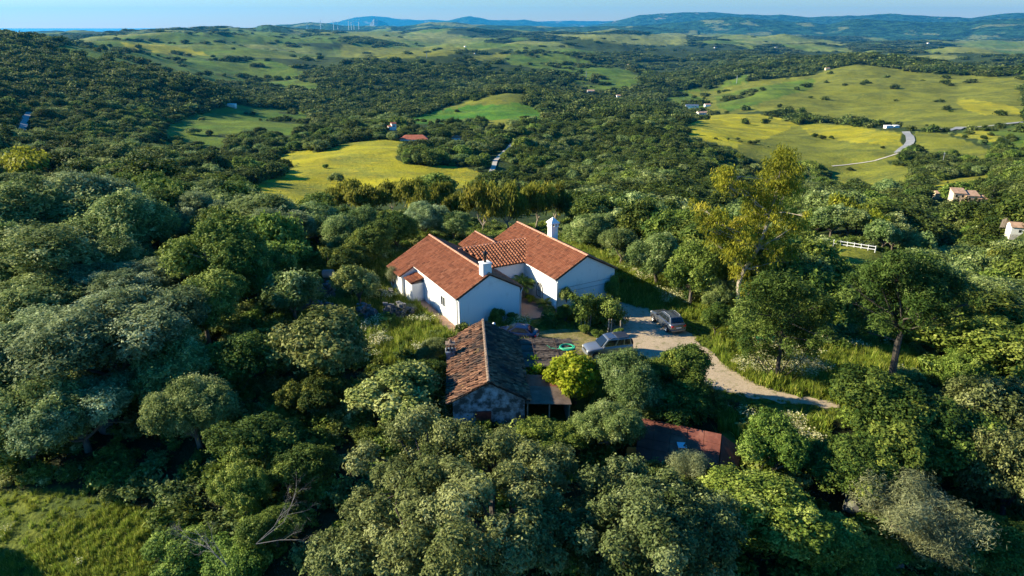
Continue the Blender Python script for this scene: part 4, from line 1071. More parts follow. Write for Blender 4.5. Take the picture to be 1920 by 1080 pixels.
# ------------------------------------------------------------------ cars
def make_car(name, label, paint, pos, heading, spec):
    """x forward, y left, z up, origin on the ground under the middle"""
    g = spec; root = empty(name, pos, heading); tag(root, label, 'car')
    m = MB(); rings = g['body']; k = 0; vs = []
    for (x, wl, wm, zb, zm, zt, wt) in rings:
        half = [(wl, zb), (wm, zb + 0.16), (wm + 0.01, zm), (wt + 0.03, zt - 0.07), (wt - 0.06, zt), (wt * 0.5, zt + 0.025)]
        ring = half + [(0, zt + 0.03)] + [(-a, b) for a, b in half[::-1]]
        vs += [(x, a, b) for a, b in ring]; k = len(ring)
    n = len(rings)
    fs = [(i * k + j, i * k + (j + 1) % k, (i + 1) * k + (j + 1) % k, (i + 1) * k + j) for i in range(n - 1) for j in range(k)]
    fs += [list(range(k)), list(range((n - 1) * k, n * k))[::-1]]
    m.add(vs, fs)
    root.scale = (0.9,) * 3; body = m.build('body', paint, root, True); md = body.modifiers.new('smooth', 'SUBSURF'); md.levels = 1; md.render_levels = 1
    es = body.modifiers.new('split', 'EDGE_SPLIT'); es.split_angle = R(40)
    xb0, xb1, wb0, wb1, zb = g['belt']; xr0, xr1, wr0, wr1, zr = g['roof']
    Bs = [np.array(p, float) for p in ((xb0, wb0, zb), (xb0, -wb0, zb), (xb1, -wb1, zb), (xb1, wb1, zb))]
    Ts = [np.array(p, float) for p in ((xr0, wr0, zr), (xr0, -wr0, zr), (xr1, -wr1, zr - 0.03), (xr1, wr1, zr - 0.03))]
    m = MB(); c0 = np.array([(xr0 * 0.6 + xr1 * 0.4), 0, zr + 0.06]); c1 = np.array([(xr0 * 0.25 + xr1 * 0.75), 0, zr + 0.04])
    m.add([p - np.array([0, 0, 0.15]) for p in Bs] + Ts + [c0, c1], [(0, 1, 5, 4), (1, 2, 6, 5), (2, 3, 7, 6), (3, 0, 4, 7), (4, 5, 8), (5, 6, 9, 8), (6, 7, 9), (7, 4, 8, 9)])
    bevel(m.build('cabin', paint if 'cabin' not in g else g['cabin'], root, False), 0.05, 3)
    def pane(nm, a, b, c, d, u0, u1, v0, v1, mat=M['glass'], off=0.012, par=root):
        f = lambda u, v: (a * (1 - u) + b * u) * (1 - v) + (d * (1 - u) + c * u) * v
        nn = np.cross(b - a, d - a); nn = nn / np.linalg.norm(nn)
        ctr = (a + b + c + d) / 4
        if np.dot(nn, ctr - np.array([(xb0 + xb1) / 2, 0, zb])) < 0: nn = -nn
        P = [f(u, v) + nn * (off - 0.03) for u, v in ((u0, v0), (u1, v0), (u1, v1), (u0, v1))]
        mm = MB(); mm.prism(P, nn * 0.03); return mm.build(nm, mat, par)
    pane('windscreen', Bs[0], Bs[1], Ts[1], Ts[0], 0.06, 0.94, 0.08, 0.93)
    pane('rear_window', Bs[2], Bs[3], Ts[3], Ts[2], 0.1, 0.9, g.get('rw0', 0.2), 0.9)
    for u0, u1 in g['side']:
        pane('side_window', Bs[3], Bs[0], Ts[0], Ts[3], u0, u1, 0.12, 0.88)
        pane('side_window', Bs[2], Bs[1], Ts[1], Ts[2], u0, u1, 0.12, 0.88)
    wr = g['wheel']
    for x in g['axles']:
        for s in (-1, 1):
            y = s * (g['track'])
            w = empty('wheel', (0, 0, 0)); w.parent = root; w.location = (x, y, wr); w.rotation_euler = (R(90), 0, 0)
            m = MB(); m.lathe([(wr * 0.62, -0.10), (wr * 0.9, -0.11), (wr, -0.07), (wr, 0.07), (wr * 0.9, 0.11), (wr * 0.62, 0.10), (wr * 0.62, -0.10)], 20); m.build('tyre', M['rubber'], w, True)
            m = MB(); m.lathe([(0.0, -0.075), (wr * 0.2, -0.085), (wr * 0.24, -0.06), (wr * 0.52, -0.07), (wr * 0.62, -0.095), (wr * 0.62, 0.095), (wr * 0.52, 0.07), (wr * 0.24, 0.06), (wr * 0.2, 0.085), (0.0, 0.075)], 20); m.build('rim', M['alloy'], w)
            m = MB()
            for i in range(9):
                a0, a1 = math.pi * i / 9 - 0.02, math.pi * (i + 1) / 9
                for q in (1,): 
                    p = [(x + math.cos(t) * rr, s * (g['track'] + 0.075), wr + math.sin(t) * rr) for t, rr in ((a0, wr * 1.06), (a1, wr * 1.06), (a1, wr * 1.28), (a0, wr * 1.28))]
                    m.prism(p, (0, s * 0.045, 0))
            m.build('wheel_arch', g.get('arch', M['plastic_black']), root)
    L0, L1 = rings[0][0], rings[-1][0]
    for s in (-1, 1):
        w = g['lampw']
        m = MB(); m.box(L0 - 0.16, L0 + 0.015, s * w - 0.17, s * w + 0.17, g['lampz'], g['lampz'] + 0.17); bevel(m.build('headlight', M['clear_lamp'], root), 0.04)
        m = MB(); m.box(L1 - 0.02, L1 + 0.20, s * (w + 0.03) - 0.15, s * (w + 0.03) + 0.14, g['tailz'], g['tailz'] + g.get('tailh', 0.2)); bevel(m.build('tail_light', M['red_lamp'], root), 0.04)
        m = MB(); m.box(xb0 - 0.42, xb0 - 0.24, s * (wb0 + 0.03) - 0.02, s * (wb0 + 0.2), zb - 0.02, zb + 0.13); bevel(m.build('mirror', paint, root), 0.03)
    m = MB(); m.box(L0 - 0.1, L0 + 0.03, -0.42, 0.42, g['lampz'] + 0.0, g['lampz'] + 0.13); m.build('grille', M['plastic_black'], root)
    for nm, x0, x1 in (('bumper', L0 - 0.18, L0 + 0.06), ('bumper', L1 - 0.06, L1 + 0.2)):
        m = MB(); m.box(x0, x1, -g['lampw'] - 0.16, g['lampw'] + 0.16, 0.30, 0.55); bevel(m.build(nm, g.get('bump', paint), root), 0.06, 3)
    m = MB(); m.box(L1 - 0.035, L1 + 0.01, -0.26, 0.26, g['platez'], g['platez'] + 0.11); m.build('number_plate', M['paint_white'], root)
    if g.get('rails'):
        for s in (-1, 1):
            m = MB(); m.tube([(xr0 - 0.25, s * (wr0 - 0.06), zr + 0.02), (xr0 - 0.4, s * (wr0 - 0.06), zr + 0.09), (xr1 + 0.4, s * (wr1 - 0.06), zr + 0.07), (xr1 + 0.2, s * (wr1 - 0.06), zr)], 0.025, 6); m.build('roof_rail', g['rails'], root)
    return root
#           x     wl    wm    zb    zm    zt    wt
SUV = dict(body=[(2.14, 0.62, 0.72, 0.36, 0.62, 0.82, 0.66), (2.02, 0.74, 0.82, 0.30, 0.66, 0.95, 0.78), (1.5, 0.80, 0.88, 0.28, 0.72, 1.02, 0.83), (0.9, 0.82, 0.89, 0.26, 0.74, 1.07, 0.85), (-0.6, 0.82, 0.90, 0.26, 0.74, 1.08, 0.86), (-1.7, 0.80, 0.89, 0.30, 0.74, 1.08, 0.85), (-2.08, 0.74, 0.84, 0.34, 0.72, 1.06, 0.80), (-2.16, 0.66, 0.76, 0.40, 0.70, 1.0, 0.72)],
           belt=(0.98, -2.05, 0.80, 0.78, 1.06), roof=(0.22, -1.92, 0.66, 0.66, 1.70), side=[(0.05, 0.24), (0.28, 0.50), (0.56, 0.90)], wheel=0.35, axles=(1.32, -1.25), track=0.79, lampw=0.58, lampz=0.66, tailz=0.78, platez=0.62, rails=M['steel'], bump=M['silver_paint'])
car1 = make_car('parked_car', 'silver three door off-road car parked on the gravel beside the brushwood shelter', M['silver_paint'], (7.75, 50.9, 0.03), R(180) + 0.24, SUV)
m = MB(); m.box(-0.55, 0.12, -0.56, 0.56, 1.765, 1.785); m.build('roof_panel', M['grey_paint'], car1)
m = MB(); m.box(-1.85, -0.72, -0.6, 0.6, 1.735, 1.775); bevel(m.build('roof_panel', M['plastic_black'], car1), 0.02)
sp = empty('wheel', (0, 0, 0)); sp.parent = car1; sp.location = (-2.25, 0.05, 0.95); sp.rotation_euler = (0, R(90), 0)
m = MB(); m.lathe([(0.0, -0.1), (0.3, -0.1), (0.34, -0.06), (0.34, 0.06), (0.3, 0.1), (0.0, 0.1)], 20); m.build('tyre', M['rubber'], sp, True)
HATCH = dict(body=[(1.98, 0.6, 0.68, 0.30, 0.5, 0.62, 0.6), (1.85, 0.72, 0.80, 0.24, 0.54, 0.76, 0.74), (1.2, 0.78, 0.85, 0.22, 0.58, 0.88, 0.79), (0.7, 0.80, 0.86, 0.2, 0.6, 0.93, 0.80), (-0.6, 0.80, 0.87, 0.2, 0.62, 0.96, 0.80), (-1.5, 0.78, 0.85, 0.24, 0.62, 0.98, 0.78), (-1.88, 0.70, 0.78, 0.3, 0.6, 0.94, 0.7), (-1.96, 0.62, 0.7, 0.34, 0.58, 0.86, 0.62)],
             belt=(0.95, -1.72, 0.77, 0.72, 0.94), roof=(0.12, -1.0, 0.56, 0.54, 1.40), side=[(0.22, 0.5), (0.56, 0.84)], wheel=0.30, axles=(1.2, -1.2), track=0.76, lampw=0.55, lampz=0.5, tailz=0.62, platez=0.5, rw0=0.15)
make_car('parked_car', 'dark blue car in the shade, half hidden behind the old cottage roof', M['navy_paint'], (0.45, 53.9, 0.03), R(180) - 0.27, HATCH)
CROSS = dict(body=[(2.2, 0.62, 0.72, 0.36, 0.6, 0.78, 0.66), (2.05, 0.76, 0.84, 0.28, 0.64, 0.92, 0.78), (1.4, 0.82, 0.89, 0.26, 0.7, 1.0, 0.84), (0.8, 0.83, 0.90, 0.24, 0.72, 1.05, 0.85), (-0.7, 0.83, 0.91, 0.24, 0.74, 1.08, 0.86), (-1.7, 0.82, 0.90, 0.28, 0.76, 1.10, 0.84), (-2.1, 0.76, 0.84, 0.34, 0.74, 1.06, 0.78), (-2.2, 0.68, 0.76, 0.42, 0.72, 0.96, 0.70)],
             belt=(1.0, -2.0, 0.81, 0.76, 1.06), roof=(0.2, -1.55, 0.63, 0.60, 1.58), side=[(0.16, 0.36), (0.40, 0.64), (0.68, 0.9)], wheel=0.35, axles=(1.38, -1.32), track=0.80, lampw=0.6, lampz=0.66, tailz=0.76, tailh=0.2, platez=0.66, rails=M['alloy'], rw0=0.18, arch=M['plastic_black'])
make_car('parked_car', 'dark grey crossover car in the shade at the driveway edge, red tail lights towards us', M['grey_paint'], (13.85, 56.55, 0.03), math.atan2(0.97, -0.28), CROSS)

# ------------------------------------------------------------------ red roofed shed in the trees
def quad_prism(m, P, th, c=0.5):
    P = [np.array(p, float) for p in P]; nn = np.cross(P[1] - P[0], P[3] - P[0]); nn /= np.linalg.norm(nn); nn = nn if nn[2] > 0 else -nn
    m.prism(P, nn * th, c)
sa, sb, s_c, sd_ = atz(1199, 785, 1.3), atz(1353, 817, 1.3), atz(1346, 889, 0.35), atz(1192, 853, 0.35)
se = atz(1391, 843, 0.4)
shed = empty('red_shed', (float(sd_[0]), float(sd_[1]), float(ground(sd_[0], sd_[1]))))
tag(shed, 'low shed with dark red sheet roof half buried in trees', 'shed')
off = np.array([sd_[0], sd_[1], float(ground(sd_[0], sd_[1]))])
m = MB()
for i in range(4):
    for j in range(5):
        f = lambda u, v: ((sa * (1 - u) + sb * u) * (1 - v) + (sd_ * (1 - u) + s_c * u) * v) - off
        u0, u1, v0, v1 = j / 5, (j + 1) / 5 - 0.004, i / 4, (i + 1) / 4 + 0.03
        lift = np.array([0, 0, 0.02 * (4 - i) + 0.012 * ((j * 7 + i * 3) % 3)])
        quad_prism(m, [f(u0, v0) + lift, f(u1, v0) + lift, f(u1, v1) + lift, f(u0, v1) + lift], 0.025, random.random())
rf = m.build('roof', M['rust'], shed)
m = MB(); quad_prism(m, [sb - off + np.array([0.03, 0, 0.05]), se - off, (se + s_c) / 2 + np.array([0.4, -0.3, -0.1]) - off, s_c - off + np.array([0.03, 0, 0])], 0.03); m.build('roof', M['rust'], shed)
m = MB(); q = ((sa + sb) / 2 * 0.45 + (sd_ + s_c) / 2 * 0.55) - off + np.array([0.25, 0, 0.10]); quad_prism(m, [q + np.array([-0.28, 0.22, 0.12]), q + np.array([0.25, 0.16, 0.11]), q + np.array([0.28, -0.22, -0.05]), q + np.array([-0.25, -0.18, -0.04])], 0.02)
m.build('skylight', M['clear_lamp'], shed)
m = MB()
zf = 0.0
pts = [sa - off, sb - off, s_c - off, sd_ - off]
for i in range(4):
    a, b = pts[i] * np.array([0.97, 0.97, 1]), pts[(i + 1) % 4] * np.array([0.97, 0.97, 1])
    m.prism([(a[0], a[1], -1.0), (b[0], b[1], -1.0), (b[0], b[1], b[2] - 0.06), (a[0], a[1], a[2] - 0.06)], np.array([0.0, 0.06, 0]))
m.build('wall', M['stone'], shed)
m = MB(); m.box(-0.62, -0.05, -0.25, -0.18, -0.6, 1.05); bevel(m.build('door', M['orange_door'], shed), 0.01)

# ------------------------------------------------------------------ small things round the yard
def torus_coil(m, c, R0, r, turns, seed=0):
    rr = np.random.default_rng(seed); pts = []
    for i in range(turns * 26):
        a = 2 * math.pi * i / 26; q = R0 * (1 + 0.12 * math.sin(i * 0.11)) + rr.normal(0, 0.01)
        pts.append((c[0] + math.cos(a) * q, c[1] + math.sin(a) * q, c[2] + 0.012 * i / 26 + r))
    pts += [(c[0] - R0 * 1.5, c[1] - 0.25, c[2] + r), (c[0] - R0 * 2.4, c[1] - 0.15, c[2] + r), (c[0] - R0 * 2.9, c[1] + 0.3, c[2] + r)]
    m.tube(pts, r, 6)
hc_ = cpt(6.35, 8.1, 1.97)
m = MB(); torus_coil(m, (0, 0, 0), 0.52, 0.045, 5); o = m.build('hose', M['green_plastic'], None, True); o.location = tuple(hc_); tag(o, 'coiled green garden hose lying on the brushwood roof', 'hose')
p = atz(1064, 660, 0.3); m = MB(); m.lathe([(0, 0), (0.2, 0), (0.26, 0.5), (0.28, 0.5), (0.28, 0.54), (0.24, 0.54), (0.2, 0.06), (0, 0.06)], 16); o = m.build('bucket', M['blue_plastic']); o.location = (p[0], p[1], 0); tag(o, 'blue plastic bucket beside the bonnet of the silver car', 'bucket')
p, d_ = hit(1350, 634); m = MB()
r_ = np.random.default_rng(2)
m.lathe([(0.0, 0), (0.22, 0.0), (0.30, 0.12), (0.30, 0.28), (0.2, 0.42), (0.07, 0.5), (0.09, 0.58), (0.0, 0.6)], 10)
m.v = [(a + r_.normal(0, 0.02), b + r_.normal(0, 0.02), c) for a, b, c in m.v]
o = m.build('rubbish_bag', M['plastic_black'], None, True); o.location = tuple(p); tag(o, 'black rubbish bag on the grass beside the driveway', 'bag')
# white tank lying behind the stone walls
p, d_ = hit(617, 527); tk = empty('water_tank', tuple(p), R(4)); tag(tk, 'white cylindrical tank lying in the long grass behind the stone walls', 'tank')
m = MB(); m.lathe([(0, -0.62), (0.3, -0.62), (0.4, -0.55), (0.42, -0.5), (0.42, 0.5), (0.4, 0.55), (0.3, 0.62), (0, 0.62)], 20); o = m.build('body', M['paint_white'], tk, True); o.rotation_euler = (0, R(90), 0); o.location = (0, 0, 0.85)
for x in (-0.4, 0.4): m = MB(); m.box(x - 0.08, x + 0.08, -0.35, 0.35, -0.2, 0.47); m.build('foot', M['stone'], tk)
# green bins under the pine
for k, (px_, py_, w_, h_, lab) in enumerate([(1441, 655, 0.62, 1.15, 'tall green wheeled bin under the pine'), (1424, 652, 0.5, 0.8, 'shorter green bin beside the tall bin under the pine')]):
    p = atz(px_, py_, 0.0); z = float(ground(p[0], p[1])); b = empty('wheeled_bin', (p[0], p[1], z), R(-8)); tag(b, lab, 'bin')
    m = MB(); w0, w1 = w_ / 2 * 0.8, w_ / 2
    m.add([(-w0, -w0, 0.08), (w0, -w0, 0.08), (w0, w0, 0.08), (-w0, w0, 0.08), (-w1, -w1, h_), (w1, -w1, h_), (w1, w1, h_), (-w1, w1, h_)], [(3, 2, 1, 0), (0, 1, 5, 4), (1, 2, 6, 5), (2, 3, 7, 6), (3, 0, 4, 7), (4, 5, 6, 7)])
    bevel(m.build('body', M['green_plastic'], b), 0.03)
    m = MB(); m.box(-w1 - 0.03, w1 + 0.03, -w1 - 0.04, w1 + 0.06, h_ + 0.003, h_ + 0.07); bevel(m.build('lid', M['green_plastic'], b), 0.025)
    for s in (-1, 1): m = MB(); m.tube([(s * w0 - 0.03, w0 + 0.02, 0.1), (s * w0 + 0.03, w0 + 0.02, 0.1)], 0.1, 10); m.build('wheel', M['rubber'], b)
# lamp on a low wall in front of the gable
p = atz(926, 607, 0.9); lp = empty('garden_lamp', (p[0], p[1], 0)); tag(lp, 'small white globe lamp on a post in front of the blue-shaded gable', 'lamp')
m = MB(); m.tube([(0, 0, 0), (0, 0, 0.78)], 0.03, 8); m.build('post', M['iron'], lp)
m = MB(); m.lathe([(0.0, 0), (0.08, 0.01), (0.14, 0.09), (0.14, 0.17), (0.08, 0.25), (0, 0.27)], 14, (0, 0, 0.76)); m.build('globe', M['paint_white'], lp, True)

# dry stone walls in the garden
def stone_wall(pix, h, w, label, seed=0):
    r = np.random.default_rng(seed); pts = [hit(*q)[0] for q in pix]; m = MB()
    o0 = pts[0]
    for a, b in zip(pts[:-1], pts[1:]):
        L = np.linalg.norm(b[:2] - a[:2]); d = (b - a) / L; nrm = np.array([-d[1], d[0], 0])
        for i in range(int(L * h * 34)):
            t = r.uniform(0, L); hh = r.uniform(0, 1) ** 0.8 * h * (0.8 + 0.3 * math.sin(t * 1.7 + seed)); q = a + d * t; s = r.uniform(0.10, 0.24); side = r.choice([-1, 1]) * w / 2 * r.uniform(0.4, 1)
            z0 = float(ground(q[0], q[1])); c = q + nrm * side; c[2] = z0 + hh
            dirs = rand_dirs(r, 8); sg = np.array([(x, y, z) for x in (-1, 1) for y in (-1, 1) for z in (-1, 1)], float)
            vv = sg * s * np.array([1.1, 0.8, 0.6]) * r.uniform(0.6, 1.05, (8, 1)); a_ = r.uniform(0, 6.28); ca, sa_ = math.cos(a_), math.sin(a_)
            vv = np.stack([vv[:, 0] * ca - vv[:, 1] * sa_, vv[:, 0] * sa_ + vv[:, 1] * ca, vv[:, 2]], -1) + c - o0
            m.add(vv, [(0, 1, 3, 2), (4, 6, 7, 5), (0, 4, 5, 1), (2, 3, 7, 6), (0, 2, 6, 4), (1, 5, 7, 3)], r.random())
    o = m.build('stone_wall', M['stone'])
    o.location = tuple(o0)
    return tag(o, label, 'wall')
stone_wall([(672, 602), (708, 600)], 1.5, 0.7, 'low dark dry stone wall with a pale end post, left of the ruined wall corner', 1)
stone_wall([(722, 598), (748, 599), (772, 594)], 1.6, 0.8, 'ruined dry stone wall corner close to the side path', 2)
stone_wall([(700, 556), (735, 553)], 0.8, 0.7, 'short dry stone wall behind the small fruit tree', 3)
stone_wall([(572, 560), (628, 556)], 1.3, 0.7, 'upper dry stone terrace wall in deep shade', 4)
stone_wall([(552, 585), (632, 584)], 1.1, 0.7, 'lower dry stone terrace wall in deep shade', 5)
def boulder(px_, py_, s, label, seed):
    p, d = hit(px_, py_); r = np.random.default_rng(seed)
    bm = bmesh.new(); bmesh.ops.create_icosphere(bm, subdivisions=3, radius=s)
    for v in bm.verts:
        n = v.co.normalized(); f = 0.72 + 0.55 * float(fbm(np.array(n.x * 1.6 + seed * 3.1 + 5), np.array(n.y * 1.6 + n.z * 1.3 + 5), 4)); v.co = Vector((v.co.x * f * 1.3, v.co.y * f, v.co.z * f * 0.75))
    me = bpy.data.meshes.new('boulder'); bm.to_mesh(me); bm.free(); me.materials.append(M['stone'])
    o = mobj('boulder', me); o.location = (p[0], p[1], p[2] + s * 0.3); o.rotation_euler = (0, 0, r.uniform(0, 6)); return tag(o, label, 'boulder')
boulder(215, 806, 0.7, 'grey boulder showing between the left olive trees', 1)
boulder(232, 884, 0.42, 'pale rock lying on the shaded ground left', 2)
boulder(1610, 950, 0.8, 'grey boulder behind the dry grey shrub', 3)
boulder(1670, 1062, 0.5, 'grey rock beneath the dry grey shrub', 4)

# ------------------------------------------------------------------ palms and courtyard plants
def palm(name, p, h, nf, fl, label, trunk_r=0.14, seed=0, droop=0.9, dead=0, mat='palm'):
    r = np.random.default_rng(seed); t = empty(name, tuple(p)); m = MB()
    m.tube([(0, 0, -0.3), (0.02, 0, h * 0.5), (0.0, 0.02, h)], [trunk_r * 1.25, trunk_r, trunk_r * 0.9], 10); m.build('trunk', M['bark'], t)
    m = MB()
    for i in range(nf + dead):
        a = i * 2.39996 + r.normal(0, 0.2); e = R(78) - (i / max(nf, 1)) * R(70) if i < nf else R(-60); dr = droop * (0.7 + 0.6 * r.random()); L = fl * r.uniform(0.8, 1.1); pts = []
        x, z, ang = 0.0, h, e
        for j in range(9):
            pts.append(np.array([math.cos(a) * x, math.sin(a) * x, z])); x += math.cos(ang) * L / 8; z += math.sin(ang) * L / 8; ang -= dr / 8 * 1.6
        m.tube(pts, [0.025] * 8 + [0.008], 4, 0.6)
        side = np.array([-math.sin(a), math.cos(a), 0])
        for j in range(1, 34):
            u = j / 34 * 8; q = int(u); q = min(q, 7); base = pts[q] * (1 - (u - q)) + pts[q + 1] * (u - q); tg = unit(pts[q + 1] - pts[q])
            w = L * 0.30 * math.sin(math.pi * (0.12 + 0.86 * j / 34)) + 0.05
            for s in (-1, 1):
                tip = base + side * s * w * 0.8 + tg * w * 0.55 + np.array([0, 0, -w * 0.25 + r.normal(0, 0.03)]); bb = tg * 0.03
                m.add([base - bb, base + bb, tip], [(0, 1, 2)], float(np.clip(0.5 + r.normal(0, 0.2), 0, 1)) if i < nf else 0.95)
    m.build('crown', LEAF[mat], t)
    return tag(t, label, 'palm')
palm('palm_tree', house_pt(8.6, 4.0, 0.1), 1.3, 26, 1.6, 'small palm with arching fronds in the inner corner of the courtyard', 0.22, 1)
palm('cycad', house_pt(9.0, 0.5, 0.1), 0.5, 16, 0.85, 'small feathery cycad at the courtyard entrance beside the white wall', 0.13, 2)
def bush(name, kind, p, rx, rz, label, cat='shrub', variant=0, group=None):
    t = empty(name, (p[0], p[1], p[2]), random.uniform(0, 6)); c = mobj('foliage', CROWN[kind][variant % len(CROWN[kind])], t); c.scale = (rx, rx, rz); c.location = (0, 0, rz * 0.75)
    m = MB()
    for k in range(5):
        a = k * 1.26; m.tube([(0, 0, -0.1), (math.cos(a) * rx * 0.25, math.sin(a) * rx * 0.25, rz * 0.5), (math.cos(a) * rx * 0.5, math.sin(a) * rx * 0.5, rz)], [0.04, 0.03, 0.012], 5)
    m.build('stem', M['bark'], t)
    return tag(t, label, cat, group)
bush('potted_shrub', 'vine', house_pt(8.75, 2.7, 0.1), 0.5, 0.45, 'yellow-green low shrub below the iron window grille')
bush('potted_shrub', 'fruit', house_pt(8.95, 1.7, 0.1), 0.45, 0.4, 'brownish low shrub between palm and cycad by the courtyard wall', variant=1)
bush('shrub', 'carob', house_pt(8.9, -0.6, 0.0), 0.6, 0.5, 'dark low shrub at the foot of the courtyard entrance wall')
bush('rose_bush', 'leafy', house_pt(3.3, -0.7, 0.0), 0.75, 1.2, 'thin climbing rose against the shaded left gable', 'shrub', 2)
bush('shrub', 'carob', house_pt(5.0, -0.8, 0.0), 0.8, 0.55, 'low dark shrub under the gable wall beside the courtyard entrance', variant=1)
bush('flowering_climber', 'fruit', house_pt(10.3, -1.25, 1.2), 0.65, 0.95, 'reddish climber hanging at the near corner of the right wing', 'climber', 2)
bush('climber', 'leafy', house_pt(15.3, -1.3, 0.2), 0.8, 1.7, 'tall thin climber on the far end of the right gable', 'climber', 1)
bush('lavender_bush', 'dry', house_pt(-2.6, 5.6, 0.0), 0.7, 0.6, 'grey lavender bush beside the side path')
bush('climber', 'dry', house_pt(-1.75, 12.2, 0.6), 0.8, 1.3, 'grey leafy climber growing over the low corner of the tiled roof', 'climber', 1)
# vine hedge on old posts in front of the right wing
vh = empty('vine_pergola', tuple(atz(1120, 615, 0))); tag(vh, 'vine covered pergola on pale posts in front of the right gable', 'pergola')
o0 = atz(1120, 615, 0)
for i, (px_, py_, h_) in enumerate([(1089, 612, 1.35), (1096, 613, 1.25), (1102, 614, 1.15), (1106, 612, 1.35), (1118, 592, 1.9), (1124, 592, 1.85), (1140, 622, 1.2), (1145, 622, 1.2), (1162, 624, 1.15), (1085, 600, 1.6), (1158, 602, 1.7)]):
    q = atz(px_, py_, 0) - o0; m = MB(); m.tube([(q[0], q[1], -0.2), (q[0] + 0.05, q[1] + 0.03, h_ * 0.6), (q[0] + 0.02, q[1], h_)], [0.07, 0.055, 0.05], 6); m.build('post', M['pale_bark'], vh)
lb = lobes_px([(1085, 578, 17), (1100, 568, 18), (1110, 585, 20), (1130, 572, 20), (1148, 580, 19), (1160, 596, 17), (1140, 598, 18), (1120, 596, 16), (1092, 592, 15), (1078, 560, 10), (1130, 610, 10)], np.hypot(*atz(1120, 612, 0)[:2]) + 0.4, 0.7, 4)
lb[:, :3] -= o0
mobj('foliage', leaf_mesh('foliage', lb, 9000, 0.17, 0.12, LEAF['green'], 3, spread=0.2, inner=0.4), vh)
for i, (px_, py_, kind, rx, rz, lab) in enumerate([(1096, 626, 'leafy', 0.55, 0.55, 'bright leafy plant left of three below the pergola'), (1122, 634, 'leafy', 0.6, 0.45, 'bright leafy plant between two others below the pergola'), (1160, 630, 'leafy', 0.5, 0.5, 'bright leafy plant right of three below the pergola'), (1060, 602, 'carob', 0.8, 1.0, 'dark shrub in shade left of the pergola')]):
    bush('garden_plant', kind, atz(px_, py_, 0), rx, rz, lab, 'plant', i)

